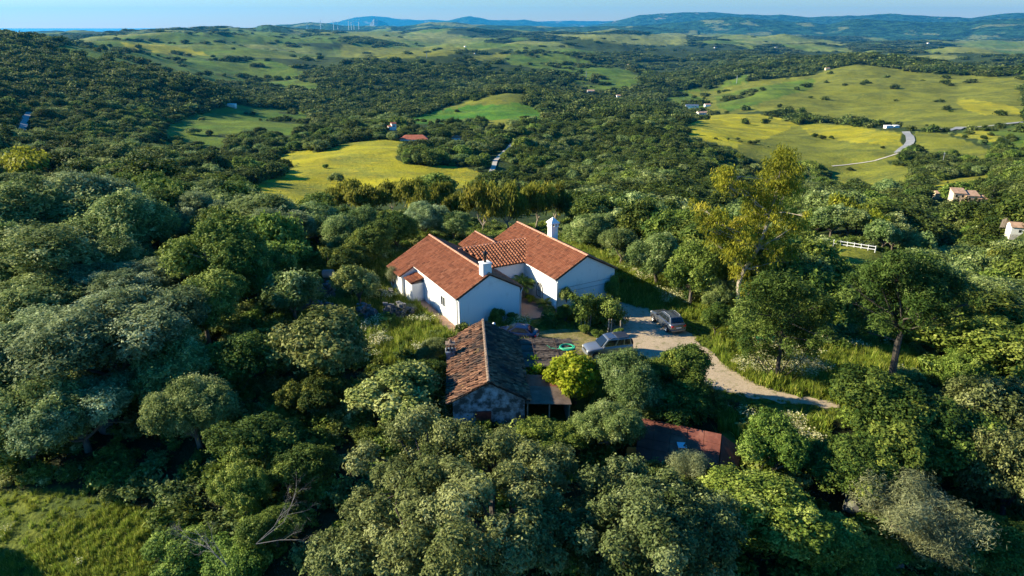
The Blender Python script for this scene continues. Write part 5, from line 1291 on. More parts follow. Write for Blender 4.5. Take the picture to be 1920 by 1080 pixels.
# ------------------------------------------------------------------ trees placed one by one
GR_FRUIT = None
HEROES = [
 # name, crown kind, cx, cy, rx, ry, label, height factor
 ('wild_olive', 'olive', 45, 405, 92, 72, 'big grey-green wild olive at the left edge on the hilltop skyline', 1.0),
 ('wild_olive', 'silver', 150, 385, 85, 62, 'broad wild olive whose pale crown tops the left skyline', 1.1),
 ('wild_olive', 'olive', 232, 425, 66, 66, 'dark blue-green wild olive at the right shoulder of the big left clump', 1.0),
 ('wild_olive', 'olive', 110, 478, 95, 62, 'shaded wild olive in the lower middle of the big left clump', 0.8),
 ('wild_olive', 'olive', 15, 485, 60, 70, 'shaded wild olive below the left edge of the big clump', 0.8),
 ('wild_olive', 'olive', 215, 492, 60, 48, 'small dark wild olive low between the clump and the mid-green broadleaf', 0.8),
 ('wild_olive', 'olive', 450, 408, 78, 40, 'grey wide-domed olive on the ridge above the tall mid-green broadleaf', 1.0),
 ('wild_olive', 'silver', 365, 395, 50, 38, 'pale small olive left of the grey wide-domed olive on the ridge', 1.0),
 ('wild_olive', 'silver', 528, 438, 50, 42, 'bright silvery olive with upright tufts behind the garden', 1.0),
 ('wild_olive', 'olive', 592, 416, 56, 40, 'dark rounded olive left of the row of yellow eucalyptus', 1.0),
 ('wild_olive', 'olive', 650, 432, 48, 46, 'grey olive behind the white tank', 1.0),
 ('evergreen_tree', 'carob', 300, 395, 42, 40, 'brownish evergreen in the gap right of the big olive clump', 1.0),
 ('evergreen_tree', 'carob', 690, 455, 48, 42, 'dark evergreen behind the left corner of the tiled roof', 0.9),
 ('evergreen_tree', 'carob', 745, 428, 48, 40, 'dark evergreen above the far end of the left roof', 1.0),
 ('wild_olive', 'silver', 795, 412, 46, 34, 'silvery olive just behind the left ridge end', 1.0),
 ('wild_olive', 'olive', 850, 420, 40, 30, 'dusky olive between the two rear roof gables', 1.0),
 ('evergreen_tree', 'carob', 640, 490, 45, 40, 'dark shaded evergreen at the back of the garden', 0.9),
 ('broadleaf_tree', 'leafy', 420, 490, 92, 74, 'tall mid-green broadleaf with sunny top left of the garden', 1.0),
 ('broadleaf_tree', 'leafy', 380, 575, 70, 66, 'shaded lower broadleaf crown in front of the tall mid-green broadleaf', 0.9),
 ('broadleaf_tree', 'leafy', 492, 508, 58, 56, 'yellow-green leafy tree between the tall broadleaf and the white tank', 1.0),
 ('wild_olive', 'silver', 222, 530, 72, 42, 'light olive with a flat top above the big silvery olive', 0.9),
 ('wild_olive', 'olive', 75, 555, 78, 48, 'grey-green olive at left between the shaded clump and the big silvery olive', 0.9),
 ('wild_olive', 'silver', 225, 635, 120, 82, 'big silvery sunlit olive, widest of the left foreground', 1.0),
 ('wild_olive', 'silver', 70, 665, 100, 78, 'big silvery olive cut by the left edge of the photo', 1.0),
 ('wild_olive', 'olive', 310, 690, 66, 70, 'shaded right flank olive beside the big silvery olive', 0.8),
 ('wild_olive', 'silver', 150, 782, 78, 62, 'low olive with a lit crest above the grey boulder', 0.8),
 ('wild_olive', 'olive', 40, 800, 66, 80, 'dark olive at the left edge above the sunny grass', 0.8),
 ('wild_olive', 'olive', 362, 765, 64, 66, 'slim shaded olive with two lit tufts, right of the grey boulder', 1.0),
 ('evergreen_tree', 'carob', 470, 680, 70, 60, 'deep green shaded shrub tree left of the fruit tree', 0.7),
 ('evergreen_tree', 'carob', 480, 830, 70, 50, 'low dark tree in the shaded hollow', 0.6),
 ('evergreen_tree', 'carob', 590, 740, 60, 50, 'low dark bush below the fruit tree', 0.6),
 ('evergreen_tree', 'carob', 570, 880, 60, 50, 'low dark bush left of the big oak', 0.6),
 ('fruit_tree', 'fruit', 600, 640, 80, 64, 'round pale-green fruit tree on the terrace below the stone walls', 1.15),
 ('fruit_tree', 'fruit', 672, 528, 42, 40, 'small fruit tree with pale leaves behind the stone walls', 1.1),
 ('fruit_tree', 'fruit', 745, 735, 78, 52, 'yellow-green fruit tree left of the old cottage roof', 1.1),
 ('evergreen_tree', 'carob', 800, 700, 42, 36, 'blue-green shaded bush against the left eave of the old cottage', 0.8),
 ('evergreen_tree', 'olive', 815, 655, 30, 26, 'small shaded bush near the cottage chimney', 0.8),
 ('broadleaf_tree', 'leafy', 1040, 828, 62, 42, 'bright green leafy bush under the cottage gable', 0.9),
 ('leafy_tree', 'vine', 1080, 706, 54, 44, 'bright yellow-green leafy tree between cottage sheds and silver car', 1.1),
 ('wild_olive', 'olive', 1140, 795, 72, 60, 'grey-green olive in front of the rusty lean-to', 0.95),
 ('wild_olive', 'olive', 1190, 718, 62, 62, 'grey-green olive between silver car and red shed', 1.0),
 ('evergreen_tree', 'carob', 1268, 690, 52, 50, 'dark twiggy evergreen beside the bend of the driveway', 1.1),
 ('evergreen_tree', 'carob', 1260, 752, 70, 42, 'dark shaded evergreen behind the red shed', 0.8),
 ('upright_bush', 'dry', 1288, 872, 36, 32, 'upright pale feathery bush in front of the red shed', 0.9),
 ('evergreen_tree', 'leafy', 1458, 842, 68, 58, 'mixed green shrub tree right of the red shed', 0.9),
 ('evergreen_tree', 'leafy', 1430, 955, 100, 72, 'yellow-green leafy shrub in the lower right foreground', 0.9),
 ('evergreen_tree', 'leafy', 1530, 1010, 74, 62, 'bright leafy shrub beside the lower right hollow', 0.8),
 ('evergreen_tree', 'carob', 1680, 785, 90, 62, 'large dense evergreen at the end of the visible driveway', 0.95),
 ('evergreen_tree', 'carob', 1760, 830, 84, 62, 'large yellow-green evergreen between the driveway evergreen and the grey oak', 0.95),
 ('holm_oak', 'oak', 1860, 770, 92, 74, 'grey-green holm oak at the right edge above the hollow', 1.0),
 ('holm_oak', 'oak', 1905, 890, 72, 92, 'pale holm oak cut by the right edge of the photo', 0.9),
 ('dry_shrub', 'dry', 1695, 955, 60, 60, 'dry grey shrub, left of two in the lower right', 1.0),
 ('dry_shrub', 'dry', 1765, 1008, 60, 60, 'dry grey shrub with brown twigs, right of two in the lower right', 0.9),
 ('evergreen_tree', 'carob', 1590, 880, 64, 52, 'dark tree in the shaded hollow at lower right', 0.8),
 ('evergreen_tree', 'leafy', 1880, 1045, 66, 46, 'bright green bush in the lower right corner', 0.7),
 ('evergreen_tree', 'leafy', 1640, 1060, 60, 40, 'dark green bush at the bottom edge below the dry shrubs', 0.7),
 ('evergreen_tree', 'leafy', 1300, 505, 62, 66, 'tall mid-green tree behind the dark crossover car', 1.0),
 ('wild_olive', 'olive', 1235, 478, 58, 52, 'grey-green olive behind the right wing of the house', 1.0),
 ('wild_olive', 'olive', 1165, 455, 46, 40, 'olive close behind the right gable end', 1.0),
 ('wild_olive', 'olive', 1105, 428, 48, 34, 'olive just right of the tall white chimney', 1.0),
 ('wild_olive', 'olive', 1350, 548, 36, 42, 'greyish olive at the top of the shaded bank', 1.0),
 ('evergreen_tree', 'carob', 1345, 600, 30, 34, 'dark bush beside the rear of the crossover car', 0.8),
 ('evergreen_tree', 'leafy', 1840, 640, 90, 62, 'large shaded broadleaf tree right of the umbrella pine', 0.9),
 ('evergreen_tree', 'leafy', 1800, 690, 46, 36, 'lit leafy bush at the foot of the large shaded broadleaf', 0.8),
 ('wild_olive', 'olive', 1880, 560, 70, 46, 'olive at the right edge above the large shaded broadleaf', 0.9),
 ('wild_olive', 'olive', 1790, 500, 70, 40, 'wide olive behind the umbrella pine', 0.9),
]
for h in HEROES:
    cat = {'dry_shrub': 'shrub', 'upright_bush': 'shrub'}.get(h[0], 'tree')
    g_ = 1.22 if h[0] == 'wild_olive' and h[2] < 700 else 1.06
    hero(h[0], h[1], h[2], h[3], h[4] * g_, h[5] * (1 + (g_ - 1) * 0.5), h[6], h[7], cat, far=False)

PROTECT = []
# row of yellow-green eucalyptus behind the house
for i, (px_, py_, rx, ry, lab) in enumerate([(650, 362, 24, 26, 'leftmost eucalyptus of the yellow-green row behind the house'), (688, 366, 30, 28, 'second eucalyptus from the left in the yellow-green row'), (735, 362, 26, 26, 'third eucalyptus from the left in the yellow-green row'), (775, 366, 28, 32, 'dense olive-gold eucalyptus near the middle of the row'),
        (820, 362, 22, 28, 'reddish eucalyptus near the middle of the row'), (862, 378, 24, 28, 'eucalyptus left of the row\'s tallest crowns'), (905, 378, 34, 40, 'tall golden eucalyptus directly above the small rear gable'), (955, 376, 34, 40, 'tall golden eucalyptus above the right ridge end'), (1005, 374, 32, 38, 'tall eucalyptus second from the right end of the row'), (1045, 372, 24, 34, 'rightmost eucalyptus of the yellow-green row behind the house')]):
    PROTECT.append((px_, py_ + ry * 0.6, rx, ry * 1.6)); hero('eucalyptus', 'gum', px_, py_ + 4, rx * 1.15, ry * 1.25, lab, 1.15, 'tree', 'row of eucalyptus behind the house', far=True)
for px_, py_, rx, ry, lab in [(40, 305, 36, 18, 'golden eucalyptus far out at the left edge of the valley'), (1590, 395, 30, 24, 'brownish eucalyptus in the scrub left of the cream villa'), (1640, 420, 26, 20, 'second brownish eucalyptus in the scrub below the cream villa')]:
    hero('eucalyptus', 'euc', px_, py_, rx, ry, lab, 1.1, 'tree', far=True)

# --- tree built from surveyed crown lobes
def lobed_tree(name, base_px, D, lobes, leaf, n, L, W, label, limbs, bark, seed=0, rnd=0.6, hang=False, z0=None, tr=0.3, up=0.3, forks=None, cat='tree', lsc=1.0):
    bx = atd(base_px[0], base_px[1], D); z = float(ground(bx[0], bx[1])) if z0 is None else z0
    o = np.array([bx[0], bx[1], z]); t = empty(name, tuple(o)); tag(t, label, cat)
    lb = lobes_px(lobes, D, rnd, seed, lsc); lb[:, :3] -= o
    mobj('crown', leaf_mesh('crown', lb, n, L, W, LEAF[leaf], seed, spread=L * 0.8, hang=hang, up=up, inner=0.2), t)
    m = MB(); r = np.random.default_rng(seed + 1)
    fk = [np.array(atd(a, b, D + c)) - o for a, b, c in (forks or [])]
    main = [np.array([0, 0, -0.4]), np.array([0, 0, 0.0])] + fk
    rad = [tr * 1.3] + [tr * (1 - 0.55 * i / max(1, len(main) - 2)) for i in range(len(main) - 1)]
    m.tube(main, rad, 9)
    top = main[-1]
    for i in range(len(lb)):
        e = lb[i, :3]
        cand = main[1:] if len(main) > 2 else main
        j = int(np.argmin([np.linalg.norm(q - e) + max(0, q[2] - e[2]) * 2 for q in cand])); s = cand[j]
        a = s * 0.6 + e * 0.4 + r.normal(0, 0.12, 3); b = s * 0.25 + e * 0.75 + r.normal(0, 0.15, 3)
        q = tr * limbs * (0.7 + 0.5 * lb[i, 3])
        m.tube([s, a, b, e], [q, q * 0.7, q * 0.45, q * 0.2], 6)
        for k in range(4):
            d = e + rand_dirs(r, 1)[0] * lb[i, 3] * 0.95; m.tube([b, (b + d) / 2 + r.normal(0, 0.05, 3), d], [q * 0.3, q * 0.2, q * 0.06], 4)
    m.build('trunk', M[bark], t)
    PLACED.append((bx[0], bx[1], 3.0))
    return t
lobed_tree('eucalyptus', (1388, 600), 60.5, [(1470, 300, 20), (1460, 318, 24), (1482, 330, 20), (1448, 345, 24), (1470, 362, 22), (1488, 352, 13), (1358, 332, 18), (1366, 352, 15), (1352, 345, 12), (1300, 384, 9), (1318, 396, 12), (1312, 412, 12), (1330, 424, 17), (1348, 412, 16), (1392, 352, 10), (1412, 372, 15), (1436, 382, 19), (1405, 402, 17), (1425, 412, 18), (1452, 405, 20), (1480, 405, 13), (1384, 425, 16), (1362, 446, 20), (1395, 452, 20), (1340, 452, 16), (1430, 448, 18), (1470, 440, 20), (1495, 425, 13), (1455, 478, 17), (1480, 478, 14), (1372, 482, 17), (1402, 488, 15), (1440, 505, 12), (1385, 515, 16), (1405, 545, 17), (1380, 560, 14), (1512, 404, 6)],
           'euc', 30000, 0.21, 0.075, 'tall straggly yellow-green eucalyptus with bare pale limbs, right of the house', 0.22, 'pale_bark', 3, 1.1, True, tr=0.24, lsc=1.14, forks=[(1384, 560, 0), (1386, 530, 0), (1396, 505, 0.2), (1422, 465, 0.2), (1446, 400, 0.0), (1462, 340, 0.0)])
# bare twigs in the eucalyptus and other dead wood
def dead_branches(name, base, tips, mat, label, seed=0, r0=0.07, parent=None, fork=3):
    r = np.random.default_rng(seed); m = MB(); base = np.array(base); o = base.copy()
    def grow(a, b, rad, lvl):
        mid = (a + b) / 2 + r.normal(0, 0.07 * np.linalg.norm(b - a), 3); m.tube([a - o, mid - o, b - o], [rad, rad * 0.75, rad * 0.4], 5 if lvl == 0 else 4)
        if lvl < 3:
            for k in range(fork):
                s = mid * (1 - k / fork) + b * (k / fork); L = np.linalg.norm(b - a) * r.uniform(0.35, 0.6); d = unit(unit(b - a) + r.normal(0, 0.5, 3)); grow(s, s + d * L, rad * 0.45, lvl + 1)
    for tp in tips: grow(base, np.array(tp), r0, 0)
    ob = m.build(name, M[mat])
    ob.location = tuple(o)
    return tag(ob, label, 'dead branches')
lobed_tree('umbrella_pine', (1682, 668), 50.3, [(1640, 515, 34), (1680, 502, 36), (1725, 502, 34), (1760, 525, 32), (1620, 545, 28), (1660, 540, 36), (1705, 535, 38), (1745, 552, 34), (1785, 556, 26), (1640, 574, 26), (1680, 570, 32), (1722, 578, 32), (1765, 585, 24), (1802, 574, 16), (1600, 525, 18), (1650, 603, 22), (1700, 606, 24), (1735, 608, 18), (1668, 622, 16), (1775, 610, 14), (1590, 556, 17), (1612, 592, 17), (1818, 590, 13), (1832, 566, 12), (1795, 533, 20), (1620, 620, 12)],
           'pine', 26000, 0.26, 0.07, 'umbrella pine with a dark leaning trunk on the right', 0.30, 'dark_bark', 5, 1.7, tr=0.28, lsc=0.74, up=0.8, forks=[(1684, 640, 0), (1692, 618, 0.1)])
lobed_tree('pine', (1462, 672), 50.5, [(1408, 552, 26), (1440, 535, 28), (1478, 540, 28), (1512, 556, 26), (1395, 585, 24), (1428, 580, 30), (1465, 575, 32), (1500, 585, 28), (1535, 588, 22), (1382, 615, 18), (1410, 612, 24), (1450, 610, 28), (1490, 618, 26), (1525, 612, 20), (1400, 640, 16), (1550, 572, 16), (1440, 632, 16), (1505, 640, 20), (1480, 648, 14), (1530, 645, 14), (1430, 655, 18), (1460, 660, 16), (1548, 628, 14), (1520, 660, 14), (1405, 660, 13)],
           'pine', 24000, 0.26, 0.07, 'bushy low pine sheltering the green bins', 0.28, 'dark_bark', 8, 1.5, tr=0.18, lsc=0.96, up=0.8, forks=[(1466, 630, 0), (1468, 600, 0)])

# foreground holm oaks: wide domes of many leaf pads over dark twisting limbs
def dome_oak(cx, cy, rx, ry, ztop, zrim, npad, nleaf, label, seed, base_px, pad=(0.55, 1.0), extra=()):
    r = np.random.default_rng(seed); lb = []
    for i in range(npad * 3):
        a = r.uniform(0, 2 * math.pi); q = math.sqrt(r.uniform(0, 1))
        x, y = cx + rx * q * math.cos(a), cy + ry * q * math.sin(a)
        z = ztop - (ztop - zrim) * q ** 2.2 + r.normal(0, 0.35)
        p = atz(x, y, z); s = r.uniform(*pad) * (1.05 - 0.35 * q)
        if all(np.linalg.norm(p - np.array(l[:3])) > 0.62 * (s + l[3]) for l in lb): lb.append((*p, s))
        if len(lb) >= npad: break
    for (x, y, z, s) in extra: lb.append((*atz(x, y, z), s))
    lb = np.array(lb); b = atz(base_px[0], base_px[1], 2.0); z0 = float(ground(b[0], b[1])); o = np.array([b[0], b[1], z0])
    t = empty('holm_oak', tuple(o)); tag(t, label, 'tree')
    lb[:, :3] -= o
    mobj('crown', leaf_mesh('crown', lb, nleaf, 0.17, 0.085, LEAF['oak'], seed, k=8, spread=0.17, inner=0.10, shell=0.6, up=0.4), t)
    m = MB(); hub = np.array([0, 0, (ztop - z0) * 0.35]); m.tube([(0, 0, -0.5), (0.05, 0, 0.3), hub], [0.5, 0.36, 0.3], 10)
    # main limbs towards sectors, then to each pad
    nl = 8; mains = []
    for k in range(nl):
        a = 2 * math.pi * k / nl + r.normal(0, 0.2); sec = [l for l in lb if abs((math.atan2(l[1], l[0]) - a + math.pi) % (2 * math.pi) - math.pi) < math.pi / nl]
        if not sec: continue
        e = np.mean([l[:3] for l in sec], 0) * 0.85; e[2] -= 0.5; mid = hub * 0.5 + e * 0.5 + r.normal(0, 0.25, 3); m.tube([hub, mid, e], [0.2, 0.15, 0.10], 7); mains.append((mid, e))
    for l in lb:
        e = np.array(l[:3]); c = min([p for pr in mains for p in pr], key=lambda p: np.linalg.norm(p - e)); mid = (c + e) / 2 + r.normal(0, 0.15, 3)
        m.tube([c, mid, e], [0.075, 0.055, 0.03], 5)
        for k in range(6):
            d = e + rand_dirs(r, 1)[0] * np.array([1, 1, 0.9]) * l[3] * r.uniform(0.8, 1.35); m.tube([mid * 0.3 + e * 0.7, (e + d) / 2 + r.normal(0, 0.06, 3), d], [0.025, 0.017, 0.006], 4)
    m.build('trunk', M['dark_bark'], t); PLACED.append((o[0], o[1], 5.0)); return t
dome_oak(880, 960, 235, 150, 5.6, 2.2, 88, 92000, 'huge grey-green holm oak filling the foreground below the cottage', 3, (930, 985),
         extra=[(770, 800, 4.6, 0.8), (800, 785, 4.6, 0.75), (745, 815, 4.2, 0.7), (840, 812, 4.8, 0.8), (880, 820, 4.8, 0.8), (690, 850, 3.4, 0.6), (670, 870, 3.2, 0.6), (935, 838, 4.6, 0.8), (990, 860, 4.4, 0.7), (1050, 860, 4.2, 0.7)])
dome_oak(1220, 1000, 165, 112, 4.8, 2.0, 60, 64000, 'second wide holm oak at the bottom, below the red shed', 14, (1210, 1030), extra=[(1160, 885, 3.5, 0.7), (1110, 905, 3.8, 0.7), (1190, 880, 3.2, 0.6)])
dome_oak(640, 1045, 60, 40, 2.6, 1.2, 14, 15000, 'low holm oak at the bottom edge left of the huge one', 21, (640, 1060))

# light green tree with dead branches at the bottom left
hero('leafy_tree', 'leafy', 452, 925, 46, 60, 'light green upright tree behind bare dead branches at lower left', 1.0, variant=0)
hero('leafy_tree', 'leafy', 515, 985, 54, 44, 'light green tree right of the bare dead branches', 0.9, variant=1)
hero('leafy_tree', 'leafy', 345, 1040, 62, 44, 'light green bush left of the bare dead branches at the bottom', 0.8, variant=2)
hero('leafy_tree', 'leafy', 440, 1040, 60, 44, 'light green bush behind the bare dead branches at the bottom edge', 0.8, variant=1)
b = atz(425, 1060, 0.8)
dead_branches('dead_branches', b, [atz(365, 992, 1.9), atz(345, 1005, 1.6), atz(395, 1005, 2.1)], 'dead_wood', 'bare dead branches in front of the light green tree, leftmost fan', 3, 0.02, fork=4)
b = atz(480, 1020, 1.4)
dead_branches('dead_branches', b, [atz(555, 925, 3.0), atz(535, 948, 2.8), atz(555, 1012, 1.8)], 'dead_wood', 'bare dead branches leaning right over the light green tree', 6, 0.02, fork=4)
# vine tendrils over the brushwood roof, lying against the yellow-green leafy tree
o0 = cpt(3.6, 5.2, 1.6)
lb = lobes_px([(1000, 676, 9), (1005, 690, 11), (1018, 698, 10), (996, 702, 9), (1030, 702, 10), (985, 688, 7), (1012, 712, 9), (1043, 690, 11), (1036, 728, 9), (1035, 742, 6)], 45.3, 0.3, 3)
c0 = lb[:, :3].mean(0); lb[:, :3] -= c0
cv = empty('grape_vine', tuple(c0)); tag(cv, 'bright grape vine shoots creeping over the edge of the brushwood roof', 'vine')
mobj('foliage', leaf_mesh('foliage', lb, 1500, 0.17, 0.13, LEAF['vine'], 5, spread=0.2, inner=0.4), cv)
m = MB(); r_ = np.random.default_rng(3)
for l in lb: m.tube([(0.3, 0, -0.5), np.array(l[:3]) * 0.5 + np.array([0, 0, -0.15]), l[:3]], [0.03, 0.025, 0.012], 5)
m.build('stem', M['bark'], cv)

# olives just outside the left edge of the picture: their long shadows streak the sunny grass
for k, (x_, y_, s_) in enumerate([(-33.5, 30.0, 2.9), (-33.0, 24.2, 1.1)]):
    plant('wild_olive', 'olive', (x_, y_), float(ground(x_, y_)), s_, s_ * 0.85, s_ * 1.1, ['tall olive just outside the frame beyond the upper sunny grass', 'small slim olive just outside the frame beyond the lower sunny grass'][k])

# ------------------------------------------------------------------ farm buildings, villas and masts in the country
FARM = []; BOXES = []
def block(parent, x0, x1, y0, y1, z0, h, roof, wm, rm, rh=1.2, wins=0, ov=0.3):
    m = MB(); m.box(x0, x1, y0, y1, z0 - 2, h); m.build('wall', wm, parent)
    m = MB(); a, b, c, d = x0 - ov, x1 + ov, y0 - ov, y1 + ov; ym = (y0 + y1) / 2; xm = (x0 + x1) / 2
    if roof == 'hip':
        k = min((b - a) / 2 * 0.95, (d - c) / 2)
        V = [(a, c, h), (b, c, h), (b, d, h), (a, d, h), (a + k, ym, h + rh), (b - k, ym, h + rh), (a, c, h + .08), (b, c, h + .08), (b, d, h + .08), (a, d, h + .08)]
        m.add(V, [(3, 2, 1, 0), (0, 1, 7, 6), (1, 2, 8, 7), (2, 3, 9, 8), (3, 0, 6, 9), (6, 7, 5, 4), (8, 9, 4, 5), (7, 8, 5), (9, 6, 4)])
    elif roof == 'gable':
        m.prism([(a, c, h), (a, ym, h + rh), (a, d, h), (a, d, h + .12), (a, ym, h + rh + .12), (a, c, h + .12)], (b - a, 0, 0))
        mm = MB(); mm.prism([(x0, y0, h), (x0, y1, h), (x0, ym, h + rh - .05)], (x1 - x0, 0, 0)); mm.build('wall', wm, parent)
    elif roof == 'mono':
        m.prism([(a, c, h), (a, d, h + rh), (a, d, h + rh + .12), (a, c, h + .12)], (b - a, 0, 0))
        mm = MB(); mm.prism([(x0, y0, h), (x0, y1, h), (x0, y1, h + rh - .05)], (x1 - x0, 0, 0)); mm.build('wall', wm, parent)
    else:
        m.box(a, b, c, d, h + .002, h + .15)
    m.build('roof', rm, parent)
    for i in range(wins):
        x = x0 + (x1 - x0) * (i + 0.5) / wins; m = MB(); m.box(x - 0.45, x + 0.45, y0 - 0.03, y0 + 0.01, h - 1.9, h - 0.8); m.build('window', M['glass'], parent)
def farm(name, px_, py_, rz, label, blocks, cat='house', group=None, wpx=None):
    p, d = hit(px_, py_); t = empty(name, tuple(p), rz); tag(t, label, cat, group)
    w0, w1 = min(b[0] for b in blocks), max(b[1] for b in blocks); k = (wpx * np.linalg.norm(p - np.array([0, 0, CAMH])) / F) / (w1 - w0) if wpx else 1.0
    t.scale = (k, k, k); BOXES.append((px_, py_, (wpx or 10) / 2 + 1, max(b[5] + (b[9] if len(b) > 9 else 1) for b in blocks) * k * F / np.linalg.norm(p - np.array([0, 0, CAMH])), d)); FARM.append((p[0], p[1], (w1 - w0) * k * 0.62 + 2))
    for b in blocks: block(t, *b)
    return t, d
M['red_tile_far'] = mat_plain('orange red roof tiles', (0.42, 0.12, 0.06), 0.8, var=0.25, scale=0.7)
M['brown_tile_far'] = mat_plain('tan roof tiles', (0.40, 0.25, 0.16), 0.8, var=0.3, scale=0.7)
M['cream'] = mat_plaster('cream plaster', (0.72, 0.56, 0.36))
W_, RT, BT, CR = M['plaster'], M['red_tile_far'], M['brown_tile_far'], M['cream']
farm('farmhouse', 777, 265, R(3), 'long white farmhouse with red hipped roof above the flowering field', [(-8.5, 8.5, -3, 3.5, 0, 1.7, 'hip', W_, RT, 2.3, 5), (-1.0, 7.0, -4.2, -3, 0, 1.6, 'flat', W_, RT, 0.3, 0)], wpx=50)
farm('farmhouse', 856, 264, R(-5), 'small white house with red hipped roof right of the long farmhouse', [(-2.8, 2.8, -2.5, 2.5, 0, 2.2, 'hip', W_, RT, 1.5, 2)], wpx=16)
farm('farmhouse', 739, 244, R(25), 'tiny white tower house left above the long farmhouse', [(-1.8, 1.2, -1.5, 1.5, 0, 4.2, 'gable', W_, RT, 1.0, 1), (-4.0, -1.8, -1.3, 1.3, 0, 2.5, 'gable', W_, RT, 0.7, 0)], wpx=14)
t, d = farm('villa', 1815, 381, R(-14), 'cream villa with stepped tan tiled roofs on the right hillside', [(-8, -2.5, -2.6, 4, 0, 5.2, 'mono', CR, BT, 1.4, 2), (-2.5, 3.2, -3.4, 3.6, 0, 4.4, 'mono', CR, BT, 1.3, 2), (3.2, 8.6, -4.0, 3, 0, 3.3, 'hip', CR, BT, 1.3, 2), (-5, -0.5, -6, -3.5, 0, 1.8, 'flat', CR, BT, 0.2, 0)], cat='villa', wpx=52)
farm('outbuilding', 1762, 372, R(-14), 'small cream outbuilding left of the villa, beside a dark cypress', [(-2.8, 2.2, -2.4, 2.4, 0, 3.0, 'gable', CR, BT, 1.0, 1)], wpx=15)
farm('farmhouse', 1912, 438, R(-20), 'white house with tiled roof cut by the right edge beside the palm', [(-4, 8, -3, 3.4, 0, 3.0, 'gable', W_, BT, 1.4, 2), (2.5, 7, -3.4, 2, 0, 4.2, 'gable', W_, BT, 1.2, 0)], wpx=46)
farm('farmhouse', 1316, 217, R(10), 'white farm building at the foot of the yellow flowered hill', [(-6, 6, -4, 4, 0, 3.6, 'gable', W_, BT, 1.6, 3)], wpx=18)
farm('barn', 1300, 203, R(-10), 'pale long barn above the white farm building in the valley', [(-10, 6, -4, 4, 0, 3.5, 'gable', W_, M['steel'], 1.2, 0)], wpx=22)
farm('barn', 1326, 200, R(5), 'small pale shed right of the long barn in the valley', [(-4, 4, -3, 3, 0, 3, 'gable', W_, BT, 1.2, 0)], wpx=10)
farm('farmhouse', 1671, 240, R(5), 'pair of low white roadside sheds by the bright road bend', [(-8, 0, -3, 3, 0, 3, 'flat', W_, W_, 0.2, 0), (2.5, 8, -3, 3, 0, 3, 'flat', W_, W_, 0.2, 0)], cat='shed', wpx=22)
farm('barn', 432, 200, R(2), 'white roofed open shelter among the left green fields', [(-5.5, 5.5, -3, 3, 0, 2.6, 'flat', W_, M['paint_white'], 0.2, 0)], wpx=18)
farm('farmhouse', 1108, 176, R(2), 'white cottage in the dark middle valley', [(-5, 4, -4, 4, 0, 4, 'gable', W_, BT, 1.5, 2)], wpx=12)
farm('farmhouse', 1160, 184, R(2), 'small white cottage right of the other one in the middle valley', [(-3, 3, -3, 3, 0, 3.2, 'gable', W_, BT, 1.3, 1)], wpx=8)
farm('farmhouse', 1551, 131, R(2), 'lone cream farmhouse on the shoulder left of the big green hill', [(-7, 7, -5, 5, 0, 5, 'gable', CR, BT, 2, 2)], wpx=7)
for i, (px_, py_, lab) in enumerate([(1305, 141, 'white far farm under the long green field'), (1342, 90, 'pale far farm on the plain beneath the blue hills'), (1455, 90, 'white far house right of the pale farm on the plain'), (1705, 110, 'cream far house on the valley floor behind the big hill'), (1740, 82, 'lone white far house below the right mountains'), (890, 101, 'white far house in the fields of the middle distance'), (872, 88, 'small white far house on a pale field of the middle distance'), (1178, 122, 'far white house by the green central fields'), (1905, 140, 'far white house near the right edge of the plain'), (1658, 106, 'far white house on the left of the valley floor')]):
    k = 1 + 0.5 * (i % 3)
    farm('farmhouse', px_, py_, R(20 * i), lab, [(-8 * k, 8 * k, -5, 5, 0, 5, 'gable', CR if i == 3 else W_, BT, 2, 0)], group='tiny far farmhouses', wpx=4.5 + 1.5 * (i % 3))
# cypresses and the fan palm by the villas
def cypress(px_, py_, h_px, w_px, lab, group=None):
    p, d = hit(px_, py_); dist = np.linalg.norm(p - np.array([0, 0, CAMH])); h = h_px * dist / F; w = w_px * dist / F
    lb = [(0, 0, h * (0.12 + 0.8 * i / 8), w * 0.5 * (1.05 - 0.85 * (i / 8) ** 1.5)) for i in range(9)]
    t = empty('cypress_tree', tuple(p)); mobj('crown', leaf_mesh('crown', lb, 900, 0.45, 0.2, LEAF['cypress'], int(px_), up=1.0, spread=0.3, inner=0.4), t)
    m = MB(); m.tube([(0, 0, -0.5), (0, 0, h * 0.9)], [0.18, 0.05], 6); m.build('trunk', M['bark'], t); FARM.append((p[0], p[1], 1.5)); return tag(t, lab, 'tree', group)
cypress(1769, 376, 36, 11, 'tall dark cypress between the small outbuilding and the villa')
cypress(1857, 384, 36, 11, 'tall dark cypress at the right end of the villa')
for k, x in enumerate((1786, 1792, 1801, 1808, 1817, 1824, 1832, 1840)): cypress(x, 391 + (k % 3), 18 + 3 * (k % 2), 7, 'small dark cypress in the hedge row in front of the cream villa', 'hedge row of small cypresses before the villa')
p, d = hit(1884, 432); k = np.linalg.norm(p - np.array([0, 0, CAMH])) / F
palm('palm_tree', p, 34 * k, 22, 15 * k, 'shaggy palm with a grey skirted trunk beside the white house at the right edge', 6.5 * k, 4, 1.6, 6)
